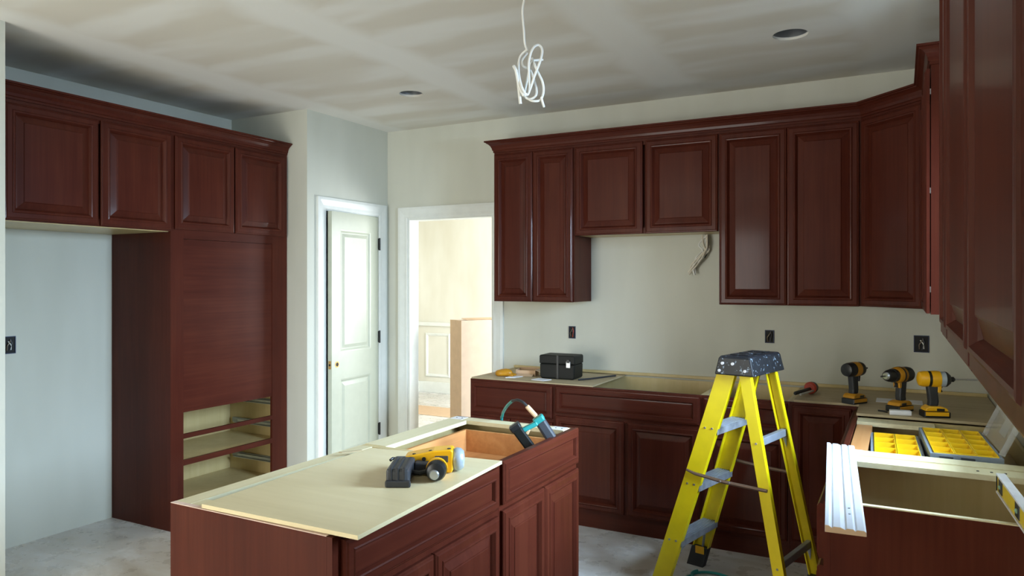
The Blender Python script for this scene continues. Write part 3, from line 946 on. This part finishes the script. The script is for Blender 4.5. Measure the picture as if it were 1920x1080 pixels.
for side in (-1, 1):
    mb, ax, wv = channel(True, side, 0.086, 0.030, 0.01, HC - 0.03)
    r_ = mb.build('front_rail', 'ladder_yellow', e)
    mb, ax, wv = channel(False, side, 0.052, 0.028, 0.01, HC - 0.03)
    r2 = mb.build('rear_rail', 'ladder_yellow', e)
    for front, par in ((True, r_), (False, r2)):
        for z in ((0.26, 0.55, 0.83) if front else (0.25, 0.79)):
            p = rail_pt(front, side, z)
            for dxx in ((-0.018, 0.018) if front else (0.0,)):
                MB().lathe([(0.006, p.y - side * 0.001), (0.005, p.y + side * 0.003)], 'y', (p.x + dxx, 0, z), 8).build('rivet', 'steel', par)
    # shoes
    for front, w in ((True, 0.094), (False, 0.062)):
        p = rail_pt(front, side, 0.0)
        fh = 0.11 if side == 1 else 0.035
        q = rail_pt(front, side, fh)
        mb = MB()
        s = side
        vs = []
        for pp, wz in ((p, 0.0), (q, fh)):
            for ddx in (-w / 2, w / 2):
                for ddy in (0.003 * s, -0.036 * s):
                    vs.append((pp.x + ddx, pp.y + ddy, wz))
        mb.add(vs, [(0, 1, 3, 2), (4, 6, 7, 5), (0, 2, 6, 4), (1, 5, 7, 3), (0, 4, 5, 1), (2, 3, 7, 6)])
        f_ = mb.build('foot', 'dark_rubber', e, 0.002)
        if front and side == 1:
            box('foot_label', 'tool_yellow', f_, q.x - 0.025, q.x + 0.025, q.y - 0.0375, q.y - 0.0365, 0.075, 0.115)
# steps
for z in (0.262, 0.548, 0.832):
    c0 = rail_pt(True, 1, z)
    hw = c0.y - 0.0055
    st = MB().box(c0.x - 0.040, c0.x + 0.044, -hw, hw, z - 0.004, z).box(c0.x - 0.044, c0.x - 0.0402, -hw, hw, z - 0.050, z).box(c0.x + 0.0402, c0.x + 0.044, -hw, hw, z - 0.030, z - 0.0042)
    s_ = st.build('step', 'step_tread', e)
    rb = MB()
    for k in range(7):
        rb.box(c0.x - 0.036 + k * 0.0115, c0.x - 0.031 + k * 0.0115, -hw, hw, z + 0.0002, z + 0.003)
    rb.build('tread_ribs', 'step_grey', s_)
# rear bars
for z in (0.255, 0.79):
    c0 = rail_pt(False, 1, z)
    hw = c0.y - 0.0055
    b_ = MB().box(c0.x - 0.012, c0.x + 0.012, -hw, hw, z - 0.018, z + 0.018).build('rear_bar', 'step_grey', e, 0.003)
    for sd in (-1, 1):
        MB().prism([(c0.x - 0.011, z - 0.019), (c0.x + 0.011, z - 0.019), (c0.x + 0.008, z - 0.075)], 'y', sd * (hw - 0.004), sd * (hw - 0.0005)).build('gusset', 'step_grey', b_)
# brace under lowest step
for sd in (-1, 1):
    c0 = rail_pt(True, sd, 0.24)
    c1 = rail_pt(True, sd, 0.10)
    MB().tube([(c0.x + 0.02, sd * 0.11, 0.215), (c1.x + 0.01, c1.y - sd * 0.012, 0.11)], 0.007, 8).build('knee_brace', 'step_grey', e, 0, True)
# spreaders
for sd in (-1, 1):
    a = rail_pt(True, sd, 0.605)
    b_ = rail_pt(False, sd, 0.60)
    yy = a.y + sd * 0.010
    m_ = Vector(((a.x + b_.x) / 2 - 0.01, yy, 0.592))
    sp_ = MB().tube([(a.x - 0.035, yy, 0.618), (a.x + 0.01, yy, 0.606), (m_.x, yy, m_.z), ((m_.x + b_.x) / 2, yy, 0.590), (b_.x + 0.02, yy, 0.588)], [0.006, 0.008, 0.009, 0.009, 0.008], 8).build('spreader', 'bronze_bar', e, 0, True)
    for px_ in (m_.x - 0.02, m_.x + 0.025):
        MB().lathe([(0.006, yy + sd * 0.004), (0.005, yy + sd * 0.012)], 'y', (px_, 0, 0.594), 8).build('rivet', 'steel', sp_)
# cap
mb = MB()
z0, z1 = HC - 0.090, HC
vs = []
for z, hx, hy in ((z0, 0.096, 0.192), (z1 - 0.012, 0.078, 0.186), (z1, 0.070, 0.180)):
    vs += [(-hx, -hy, z), (hx, -hy, z), (hx, hy, z), (-hx, hy, z)]
fs = [(3, 2, 1, 0), (8, 9, 10, 11)]
for k in range(2):
    for j in range(4):
        j2 = (j + 1) % 4
        fs.append((4 * k + j, 4 * k + j2, 4 * k + 4 + j2, 4 * k + 4 + j))
mb.add(vs, fs)
c_ = mb.build('top_cap', 'cap_spattered', e, 0.006)
for xx, zz in ((-0.055, HC - 0.035), (-0.005, HC - 0.035), (0.055, HC - 0.065), (-0.07, HC - 0.07)):
    MB().lathe([(0.007, -0.1945), (0.006, -0.184)], 'y', (xx, 0, zz), 10).build('rivet', 'white_plate', c_)
tr = MB()
for k in range(3):
    tr.box(-0.045, 0.045, -0.13 + 0.10 * k, -0.07 + 0.10 * k, HC + 0.0003, HC + 0.005)
tr.build('cap_ridges', 'cap_spattered', c_, 0.002)

# ------------------------------------------------------------------ cordless drills
def drill(label, loc, yaw, kind, bit=0.06, main='tool_yellow', dark=False):
    e = thing('cordless_drill' if kind == 'drill' else 'impact_driver', label, 'drill', loc, yaw, 'cordless drills on the corner board')
    # battery
    b_ = box('battery', 'black_plastic', e, -0.055, 0.060, -0.038, 0.038, 0.0, 0.030, 0.005)
    box('battery_side', main, b_, -0.050, 0.052, -0.0395, -0.0365, 0.010, 0.028, 0.001)
    box('battery_side', main, b_, -0.050, 0.052, 0.0365, 0.0395, 0.010, 0.028, 0.001)
    mb = MB().prism([(-0.050, 0.0305), (0.055, 0.0305), (0.045, 0.047), (0.015, 0.054), (-0.030, 0.054), (-0.046, 0.044)], 'y', -0.034, 0.034)
    f_ = mb.build('foot', main, e, 0.005)
    box('foot_badge', 'black_plastic', f_, 0.000, 0.034, -0.0355, 0.0355, 0.033, 0.045, 0.001)
    # handle
    mb = MB().prism([(-0.030, 0.050), (0.014, 0.050), (0.018, 0.075), (0.014, 0.120), (0.022, 0.150), (-0.036, 0.152), (-0.030, 0.110), (-0.026, 0.075)], 'y', -0.017, 0.017)
    mb.build('handle', 'dark_rubber', e, 0.008)
    mb = MB().prism([(0.010, 0.118), (0.024, 0.116), (0.030, 0.152), (0.010, 0.152)], 'y', -0.019, 0.019)
    mb.build('handle_front', 'dark_rubber' if dark and kind != 'drill' else main, e, 0.004)
    mb = MB().prism([(0.024, 0.118), (0.036, 0.120), (0.030, 0.134), (0.038, 0.148), (0.026, 0.150)], 'y', -0.008, 0.008)
    mb.build('trigger', 'black_plastic', e, 0.002)
    zc = 0.180
    if kind == 'drill':
        MB().lathe([(0.0211, -0.075), (0.0351, -0.068), (0.0386, -0.050), (0.0386, -0.015)], 'x', (0, 0, zc), 20).build('motor_end', 'black_plastic' if dark else main, e, 0, True)
        MB().lathe([(0.0392, -0.0148), (0.0410, 0.0), (0.0398, 0.030), (0.0328, 0.040)], 'x', (0, 0, zc), 20).build('motor_housing', main, e, 0, True)
        MB().lathe([(0.0415, 0.004), (0.0415, 0.014)], 'x', (0, 0, zc), 20).build('clutch_band', 'black_plastic', e, 0, True)
        MB().lathe([(0.0316, 0.0402), (0.0339, 0.048), (0.0339, 0.062)], 'x', (0, 0, zc), 20).build('torque_ring', 'black_plastic', e, 0, True)
        c_ = MB().lathe([(0.0292, 0.0622), (0.0304, 0.085), (0.0234, 0.104), (0.0117, 0.112)], 'x', (0, 0, zc), 20).build('chuck', 'black_plastic', e, 0, True)
        MB().lathe([(0.0199, 0.1065), (0.0140, 0.1135)], 'x', (0, 0, zc), 16).build('chuck_ring', 'steel', c_, 0, True)
        x_ = 0.112
    else:
        MB().lathe([(0.0187, -0.072), (0.0328, -0.066), (0.0374, -0.048), (0.0374, -0.030)], 'x', (0, 0, zc), 20).build('motor_end', 'black_plastic' if dark else main, e, 0, True)
        MB().lathe([(0.0380, -0.0298), (0.0380, -0.018)], 'x', (0, 0, zc), 20).build('motor_band', 'black_plastic', e, 0, True)
        MB().lathe([(0.0386, -0.0178), (0.0398, 0.000), (0.0386, 0.022)], 'x', (0, 0, zc), 20).build('motor_housing', main, e, 0, True)
        MB().lathe([(0.0363, 0.0222), (0.0363, 0.045)], 'x', (0, 0, zc), 20).build('gear_collar', 'black_plastic' if dark else 'cap_blue_grey', e, 0, True)
        MB().lathe([(0.0374, 0.0452), (0.0351, 0.054), (0.0234, 0.068), (0.0140, 0.072)], 'x', (0, 0, zc), 20).build('nose', 'black_plastic', e, 0, True)
        MB().lathe([(0.0117, 0.0722), (0.0129, 0.084), (0.0070, 0.090)], 'x', (0, 0, zc), 14).build('bit_collar', 'black_metal', e, 0, True)
        x_ = 0.090
    if bit:
        MB().lathe([(0.0035, x_ - 0.004), (0.0035, x_ + bit * 0.45), (0.0045, x_ + bit * 0.5), (0.0042, x_ + bit * 0.95), (0.001, x_ + bit)], 'x', (0, 0, zc), 8).build('bit', 'steel' if bit > 0.05 else 'black_metal', e, 0, True)
    return e
drill('dark impact driver standing on the corner edge nearest the ladder', (-0.220, 4.255, ZP), R(58), 'impact', 0.022, 'tool_orange', True)
drill('cordless drill in the middle with its chuck pointing left', (-0.006, 4.110, ZP), R(236), 'drill', 0.035, 'tool_orange', True)
drill('bright yellow impact driver with a long bit pointing right', (0.138, 4.010, ZP), R(18), 'impact', 0.105, 'tool_yellow')
tag(MB().prism([(-0.050, 3.968), (0.045, 3.985), (0.038, 4.020), (-0.052, 4.008)], 'z', ZP, ZP + 0.022).build('small_box', 'paper', None, 0.003), 'small white plastic box at the foot of the middle drill', 'box')
tag(MB().tube([(-0.10, 4.05, ZP + 0.004), (-0.08, 4.03, ZP + 0.006), (-0.06, 4.02, ZP + 0.004)], 0.004, 8).build('drill_bit', 'black_metal'), 'short dark drill bit lying left of the small white box', 'drill bit')
tag(MB().box(-0.12, 0.10, 4.36, 4.50, ZP, ZP + 0.002, Matrix.Translation((0, 0, 0))).build('paper_sheet', 'paper'), 'flat white paper sheet on the corner board behind the drills', 'paper')

# red tool with long shaft
e = thing('hand_tool', 'red and black hand tool with a long dark shaft on the corner board', 'tool', (-0.455, 4.49, ZP + 0.036), 0)
e.rotation_euler = (0, 0, R(-104))
MB().lathe([(0.012, -0.035), (0.030, -0.030), (0.034, -0.010), (0.034, 0.006)], 'x', (0, 0, 0), 18).build('head', 'black_plastic', e, 0, True)
MB().lathe([(0.0345, 0.0062), (0.0345, 0.018), (0.028, 0.026)], 'x', (0, 0, 0), 18).build('collar', 'red_plastic', e, 0, True)
MB().lathe([(0.010, 0.026), (0.010, 0.24), (0.006, 0.25)], 'x', (0, 0, -0.005), 10).build('shaft', 'black_metal', e, 0, True)
MB().lathe([(0.006, 0.026), (0.006, 0.22)], 'x', (0, 0.020, -0.012), 10).build('side_rod', 'steel', e, 0, True)

# ------------------------------------------------------------------ black case and bits at the doorway end
ZQ = ZB + 0.0088
e = thing('tool_case', 'black plastic tool case with a silver latch on the doorway end', 'case', (-2.025, 4.475, ZQ), R(2))
mb = MB().prism([(-0.105, 0.0), (0.120, 0.0), (0.130, 0.012), (0.132, 0.100), (-0.118, 0.100), (-0.116, 0.012)], 'y', -0.075, 0.085)
mb.build('lower_shell', 'case_black', e, 0.010)
mb = MB().prism([(-0.120, 0.1005), (0.134, 0.1005), (0.134, 0.150), (0.126, 0.158), (-0.114, 0.158), (-0.120, 0.150)], 'y', -0.077, 0.087)
mb.build('lid', 'case_black', e, 0.010)
l = box('latch', 'steel', e, 0.074, 0.106, -0.084, -0.0775, 0.078, 0.122, 0.003)
box('latch_window', 'black_plastic', l, 0.080, 0.100, -0.0865, -0.0845, 0.112, 0.134, 0.001)
box('seam_rib', 'black_plastic', e, 0.006, 0.020, -0.0795, -0.0775, 0.004, 0.158)

def blob(name, mat, label, cat, loc, sx, sy, sz, seed):
    rnd = random.Random(seed)
    bm = bmesh.new()
    bmesh.ops.create_icosphere(bm, subdivisions=3, radius=1.0)
    for v_ in bm.verts:
        k = 1 + 0.16 * math.sin(3 * v_.co.x + seed) * math.cos(4 * v_.co.y - seed) + 0.05 * rnd.random()
        v_.co = Vector((v_.co.x * sx * k, v_.co.y * sy * k, max(-0.55, v_.co.z) * sz * k))
    zmin = min(v_.co.z for v_ in bm.verts)
    for v_ in bm.verts:
        v_.co.z -= zmin
    me = bpy.data.meshes.new(name)
    bm.to_mesh(me)
    bm.free()
    me.materials.append(MATS[mat])
    for p in me.polygons:
        p.use_smooth = True
    o_ = bpy.data.objects.new(name, me)
    COL.objects.link(o_)
    o_.location = loc
    return tag(o_, label, cat)
g_ = blob('work_glove', 'tool_orange', 'crumpled orange work glove at the doorway end of the base cabinets', 'glove', (-2.41, 4.39, ZQ), 0.062, 0.045, 0.030, 3)
for k in range(3):
    t_ = MB().tube([(0.03, -0.02 + 0.018 * k, 0.012), (0.065, -0.025 + 0.02 * k, 0.012), (0.085, -0.028 + 0.022 * k, 0.010)], [0.010, 0.010, 0.006], 8).build('glove_finger', 'tool_orange', g_, 0, True)
e = thing('small_carton', 'small open tan carton between the glove and the black case', 'box', (-2.285, 4.50, ZQ), R(10))
mb = MB().box(-0.07, 0.07, -0.045, 0.045, 0, 0.003).box(-0.07, 0.07, -0.045, -0.042, 0.0031, 0.038).box(-0.07, 0.07, 0.042, 0.045, 0.0031, 0.050).box(-0.07, -0.067, -0.0418, 0.0418, 0.0031, 0.042).box(0.067, 0.07, -0.0418, 0.0418, 0.0031, 0.042)
mb.build('carton_body', 'cardboard', e)
MB().box(0, 0.07, -0.040, 0.040, 0, 0.003, Matrix.Translation((0.068, 0, 0.040)) @ Matrix.Rotation(R(20), 4, 'Y')).build('flap', 'cardboard_pale', e)
MB().box(-0.06, 0.06, 0, 0.045, 0, 0.003, Matrix.Translation((0, -0.09, 0.002)) @ Matrix.Rotation(R(14), 4, 'X')).build('flap', 'cardboard', e)
tag(MB().prism([(-2.35, 4.30), (-2.29, 4.32), (-2.27, 4.44), (-2.36, 4.42)], 'z', ZQ, ZQ + 0.004).build('paper_scrap', 'paper'), 'white paper scrap between the orange glove and the carton', 'paper')
tag(MB().prism([(-2.15, 4.29), (-2.055, 4.27), (-2.03, 4.35), (-2.14, 4.38)], 'z', ZQ, ZQ + 0.004).build('paper_scrap', 'paper'), 'white paper scrap in front of the black tool case', 'paper')
tag(MB().tube([(-1.86, 4.40, ZQ + 0.006), (-1.80, 4.46, ZQ + 0.010), (-1.735, 4.60, ZQ + 0.012), (-1.715, 4.70, ZQ + 0.008)], 0.006, 8).build('cord_offcut', 'dark_rubber', None, 0, True), 'short dark cord lying right of the black tool case', 'cord')

# ------------------------------------------------------------------ yellow nailer on the island sheet
e = thing('cordless_nailer', 'yellow and black cordless nailer lying on the island plywood', 'nailer', (-1.362, 1.945, ZI), R(28))
# local x: image right, y: away from the viewer
body = [(-0.082, 0.030), (-0.074, 0.012), (-0.02, 0.003), (0.082, 0.002), (0.086, 0.012), (0.086, 0.074), (0.078, 0.080), (0.020, 0.076), (-0.076, 0.056)]
MB().prism(body, 'y', 0.075, 0.150).build('body', 'tool_yellow', e, 0.010, seg=3)
MB().lathe([(0.034, 0.0865), (0.039, 0.096), (0.037, 0.110), (0.028, 0.120), (0.016, 0.122)], 'x', (0, 0.1125, 0.0405), 22).build('end_cap', 'cap_blue_grey', e, 0, True)
box('side_vent', 'charcoal', e, 0.026, 0.070, 0.0725, 0.0765, 0.038, 0.060, 0.002)
for q, zq in ((-0.045, 0.061), (0.010, 0.072), (0.072, 0.079)):
    MB().lathe([(0.006, zq - 0.004), (0.006, zq + 0.003)], 'z', (q, 0.090, 0), 10).build('screw', 'black_metal', e)
MB().lathe([(0.007, 0.070), (0.006, 0.0765)], 'y', (-0.010, 0, 0.050), 10).build('screw', 'black_metal', e)
# magazine arm: ribbed black block towards the viewer
blk = box('magazine', 'charcoal', e, -0.110, -0.040, -0.085, 0.095, 0.001, 0.056, 0.008)
for q in (-0.100, -0.079, -0.058):
    box('magazine_rib', 'dark_rubber', blk, q, q + 0.010, -0.088, 0.06, 0.012, 0.061, 0.003)
box('magazine_foot', 'dark_rubber', blk, -0.112, -0.032, -0.094, -0.080, 0.0, 0.022, 0.005)
MB().tube([(-0.105, 0.085, 0.048), (-0.116, 0.080, 0.050), (-0.122, 0.070, 0.046)], 0.005, 8).build('nose_tip', 'black_plastic', blk, 0, True)
# handle arm with round battery end
MB().prism([(0.016, 0.006), (0.056, 0.002), (0.058, 0.052), (0.018, 0.050)], 'y', 0.015, 0.082).build('handle', 'tool_yellow', e, 0.008)
MB().lathe([(0.034, 0.020), (0.035, 0.0)], 'y', (0.040, -0.002, 0.0355), 22).build('handle_collar', 'tool_yellow', e, 0, True)
mt = MB().lathe([(0.0325, -0.003), (0.033, -0.022), (0.028, -0.036), (0.018, -0.041)], 'y', (0.040, 0, 0.0345), 22).build('round_cap', 'black_plastic', e, 0, True)
MB().lathe([(0.0165, -0.0415), (0.013, -0.048)], 'y', (0.036, 0, 0.027), 14).build('hub', 'steel', mt, 0, True)
MB().prism([(-0.038, 0.014), (0.012, 0.012), (0.012, 0.042), (-0.038, 0.046)], 'y', 0.040, 0.090).build('trigger_block', 'dark_rubber', e, 0.005)
MB().tube([(-0.040, 0.010, 0.022), (-0.016, 0.0, 0.022), (0.014, 0.012, 0.026)], 0.008, 8).build('belt_hook', 'black_plastic', e, 0, True)

# ------------------------------------------------------------------ pneumatic nailer standing in the far island drawer
e = thing('air_nailer', 'black and teal air nailer leaning in the open island drawer', 'nailer', (-1.372, 2.76, 0.744), R(28))
def bar(name, mat, p0, p1, w, d_, bevel=0.006, par=None):
    p0, p1 = Vector(p0), Vector(p1)
    ax = (p1 - p0)
    L_ = ax.length
    zx = ax.normalized()
    yx = Vector((0, 1, 0))
    xx = yx.cross(zx).normalized()
    yx = zx.cross(xx)
    M = Matrix((xx, yx, zx)).transposed().to_4x4()
    M.translation = p0
    return MB().box(-w / 2, w / 2, -d_ / 2, d_ / 2, 0, L_, M).build(name, mat, par or e, bevel)
bar('magazine', 'case_black', (0.045, -0.02, 0.012), (-0.072, -0.02, 0.170), 0.042, 0.036)
bar('magazine_tip', 'black_plastic', (-0.070, -0.02, 0.166), (-0.086, -0.02, 0.190), 0.048, 0.042)
bar('handle', 'charcoal', (0.080, 0.01, 0.118), (0.026, 0.01, 0.200), 0.046, 0.042, 0.010)
bar('head_bridge', 'teal', (-0.054, -0.005, 0.158), (0.016, 0.0, 0.192), 0.020, 0.030)
bar('handle_collar', 'teal', (0.030, 0.01, 0.192), (0.014, 0.01, 0.216), 0.050, 0.046, 0.008)
bar('foot_casting', 'steel', (0.028, 0.0, 0.082), (0.088, 0.01, 0.122), 0.024, 0.030)
bar('trigger', 'tan_grip', (-0.030, -0.005, 0.145), (-0.020, -0.005, 0.165), 0.014, 0.014, 0.003)
bar('coupler', 'tan_grip', (0.012, 0.01, 0.216), (-0.030, 0.01, 0.262), 0.020, 0.020, 0.006)
wp = [(-0.028, 0.01, 0.260), (-0.046, 0.02, 0.276), (-0.068, 0.05, 0.280), (-0.090, 0.10, 0.268)]
hp = [(-0.090, 0.10, 0.268), (-0.112, 0.17, 0.236), (-0.128, 0.27, 0.196), (-0.138, 0.355, 0.156), (-0.143, 0.405, 0.08), (-0.143, 0.41, -0.40), (-0.12, 0.43, -0.70), (-0.02, 0.46, -0.737)]
def spl(pts, n_=8):
    pts = [Vector(p) for p in pts]
    out = []
    for i in range(len(pts) - 1):
        p0, p1, p2, p3 = pts[max(i - 1, 0)], pts[i], pts[i + 1], pts[min(i + 2, len(pts) - 1)]
        for k in range(n_):
            t_ = k / n_
            out.append(0.5 * ((2 * p1) + (-p0 + p2) * t_ + (2 * p0 - 5 * p1 + 4 * p2 - p3) * t_ ** 2 + (-p0 + 3 * p1 - 3 * p2 + p3) * t_ ** 3))
    out.append(pts[-1])
    return out
MB().tube(spl(wp), 0.0062, 8).build('hose_whip', 'dark_rubber', e, 0, True)
HOSE = [e_w for e_w in spl(hp)]

# teal hose: leaves the nailer, drops behind the island and loops on the floor by the ladder
MH = Matrix.Translation((-1.372, 2.76, 0.744)) @ Matrix.Rotation(R(28), 4, 'Z')
pts = [MH @ p for p in HOSE]
pts += spl([pts[-1], (-1.46, 3.30, 0.007), (-1.25, 3.40, 0.007), (-1.05, 3.62, 0.007), (-0.96, 3.78, 0.007)])[1:]
pts += [Vector((-0.86 - 0.10 * math.cos(R(a)), 3.78 + 0.075 * math.sin(R(a)), 0.007 + 0.00003 * a)) for a in range(12, 400, 12)]
tag(MB().tube(pts, 0.0066, 8).build('air_hose', 'teal', None, 0, True), 'teal air hose running from the leaning nailer down to a floor loop by the ladder', 'hose')

# ------------------------------------------------------------------ outlet boxes
def outlet(label, loc, rz, w=0.052, h=0.088, lab_red=False):
    e = thing('outlet_box', label, 'outlet', loc, rz, 'open electrical boxes in the walls')
    mb = MB().box(-w / 2, w / 2, -0.001, 0.0, -h / 2, h / 2)
    mb.build('back_plate', 'hole_dark', e)  # dark plate painted as the shaded inside of the box
    t = 0.004
    mb = MB().box(-w / 2, -w / 2 + t, -0.006, -0.0012, -h / 2, h / 2).box(w / 2 - t, w / 2, -0.006, -0.0012, -h / 2, h / 2)
    mb.box(-w / 2 + t, w / 2 - t, -0.006, -0.0012, -h / 2, -h / 2 + t).box(-w / 2 + t, w / 2 - t, -0.006, -0.0012, h / 2 - t, h / 2)
    mb.build('box_rim', 'blue_box', e)
    MB().tube([(-0.010, -0.004, -0.03), (-0.012, -0.012, -0.005), (0.002, -0.012, 0.018), (0.010, -0.006, 0.030)], 0.003, 6).build('wire', 'bare_wire', e, 0, True)
    MB().tube([(0.012, -0.004, -0.028), (0.010, -0.010, 0.000), (-0.006, -0.010, 0.022)], 0.003, 6).build('wire', 'cable_white' if w > 0.06 else 'black_plastic', e, 0, True)
    MB().tube([(0.004, -0.004, -0.034), (0.014, -0.012, 0.010), (0.006, -0.008, 0.034)], 0.0028, 6).build('wire', 'red_plastic' if lab_red else 'charcoal', e, 0, True)
    return e
outlet('open blue electrical box above the black tool case', (-2.092, YW, 1.167), 0, lab_red=True)
outlet('open electrical box on the wall above the ladder cap', (-0.735, YW, 1.185), 0, 0.056, 0.082)
outlet('wide open electrical box on the wall above the drills', (0.103, YW, 1.172), 0, 0.078, 0.098)
outlet('open blue electrical box on the empty refrigerator alcove wall', (XA, 2.325, 1.168), R(90), 0.075, 0.10)

# ------------------------------------------------------------------ recessed can lights
for (cx, cy, r), lab in zip(CANS, ('empty recessed can light hole over the pantry side of the ceiling', 'empty recessed can light hole in the ceiling near the right cabinets')):
    e = thing('can_light', lab, 'light fixture', (cx, cy, ZC + 0.0135), 0, 'recessed can lights')
    seg = 28
    vs, fs = [], []
    for rr, z in ((r + 0.012, 0.0), (r - 0.001, 0.0), (r - 0.004, 0.14), (0.0001, 0.14)):
        vs += [(rr * math.cos(2 * PI * k / seg), rr * math.sin(2 * PI * k / seg), z) for k in range(seg)]
    for i in range(3):
        for k in range(seg):
            k2 = (k + 1) % seg
            fs.append((i * seg + k, i * seg + k2, (i + 1) * seg + k2, (i + 1) * seg + k))
    MB().add(vs, fs).build('housing', 'steel', e, 0, True)
    MB().lathe([(0.022, 0.06), (0.022, 0.139)], 'z', (0.01, 0, 0), 14).build('socket', 'black_plastic', e, 0, True)
    box('bracket', 'white_plate', e, -0.006, 0.010, -0.055, -0.050, 0.02, 0.138)
    box('bracket', 'zinc', e, -0.045, -0.030, -0.03, -0.026, 0.01, 0.138)

# ------------------------------------------------------------------ hanging cable and range wires
def smooth_path(pts, n_=8):
    pts = [Vector(p) for p in pts]
    out = []
    for i in range(len(pts) - 1):
        p0, p1, p2, p3 = pts[max(i - 1, 0)], pts[i], pts[i + 1], pts[min(i + 2, len(pts) - 1)]
        for k in range(n_):
            t_ = k / n_
            out.append(0.5 * ((2 * p1) + (-p0 + p2) * t_ + (2 * p0 - 5 * p1 + 4 * p2 - p3) * t_ ** 2 + (-p0 + 3 * p1 - 3 * p2 + p3) * t_ ** 3))
    out.append(pts[-1])
    return out
e = thing('ceiling_cable', 'white electrical cable hanging in a coiled bundle from the ceiling', 'cable', (-1.372, 2.70, ZC), R(28))
# local x: image right, z: below ceiling
def LP_(u, v, y=0.0):
    # local coordinates of a bundle sketch: u, v in millimetres right of / below the tie
    return (u / 1000.0, y, -0.275 - v / 1000.0)
stem = [(-0.008, 0, 0.0), (-0.012, 0, -0.06), (-0.020, 0, -0.11), (-0.014, 0, -0.19), (-0.010, 0, -0.245), (0.0, 0, -0.275)]
MB().tube(smooth_path(stem), 0.0045, 8).build('stem', 'cable_white', e, 0, True)
loops = [
    [(0, 0), (-30, 28), (-36, 90), (-22, 160), (0, 186), (10, 150), (6, 60), (22, 0), (46, -22), (62, 0), (54, 48), (30, 110), (8, 170), (-14, 192)],
    [(-14, 192), (-34, 150), (-46, 96), (-56, 72)],
    [(0, 4), (-22, 40), (-16, 66), (14, 78), (38, 150), (34, 190), (6, 200), (-10, 176), (2, 110), (18, 50), (42, 36), (66, 32)],
    [(20, 30), (40, 84), (64, 130), (68, 170), (54, 206), (24, 212), (2, 196), (-24, 170), (-34, 110)],
    [(58, 196), (62, 212), (70, 232)],
    [(-40, 110), (-34, 170), (-28, 222)],
]
for k, lp in enumerate(loops):
    yy = [-0.012, -0.02, 0.012, 0.004, 0.0, -0.008][k]
    rr = 0.0066 if k in (1, 5) else 0.0050
    MB().tube(smooth_path([LP_(u, v, yy + 0.012 * math.sin(i * 1.7 + k)) for i, (u, v) in enumerate(lp)]), rr, 8).build('loop', 'cable_white', e, 0, True)

e = thing('range_wires', 'beige bundle of range wires hanging under the short upper cabinet', 'cable', (-1.165, YW - 0.03, 1.838), 0)
for k in range(7):
    rnd = random.Random(k + 11)
    p = [(0.012 * rnd.uniform(-1, 1) + 0.035, 0, 0.0), (0.03 + 0.02 * rnd.uniform(-1, 1), -0.006, -0.06), (0.045 * rnd.uniform(0.2, 1), -0.014 * rnd.random(), -0.10), (0.01 + 0.02 * rnd.uniform(-1, 1), -0.01, -0.15), (-0.03 + 0.02 * rnd.uniform(-1, 1), -0.01 * rnd.random(), -0.20), (-0.055 + 0.02 * rnd.uniform(-1, 1), 0.0, -0.245 - 0.02 * rnd.random())]
    p = [(x_ + 0.016 * math.sin(k * 2.3 + i_), y_ - 0.012 * (i_ % 2) - 0.004 * k, z_) for i_, (x_, y_, z_) in enumerate(p)]
    MB().tube(smooth_path(p, 6), 0.0052, 6).build('wire', ('cable_beige', 'cable_white', 'cable_beige')[k % 3], e, 0, True)
MB().tube(smooth_path([(0.05, 0, 0.0), (0.052, -0.004, -0.06), (0.05, -0.006, -0.11), (0.03, -0.008, -0.15)]), 0.004, 6).build('wire', 'charcoal', e, 0, True)

# ------------------------------------------------------------------ tall carton in the next room
e = thing('tall_carton', 'tall tan cardboard carton standing just beyond the open doorway', 'box', (-3.20, 5.10, 0), R(60))
box('carton_shaded_side', 'cardboard', e, -0.002, 0.0, 0.0, 0.20, 0, 1.21)  # darker sheet paints the shade on the carton's left face
mb = MB().box(0.0, 0.42, 0.0, 0.20, 0, 1.21)
mb.build('carton_body', 'cardboard_pale', e)
MB().box(0.05, 0.40, 0, 0.10, 0, 0.003, Matrix.Translation((0, 0.0, 1.212)) @ Matrix.Rotation(R(6), 4, 'X')).build('flap', 'cardboard', e)
tag(MB().prism([(-5.2, 6.9), (-4.3, 6.9), (-4.4, 7.4), (-5.3, 7.4)], 'z', 0.0005, 0.003).build('floor_paper', 'cardboard'), 'tan protective paper sheet on the far room floor', 'paper')
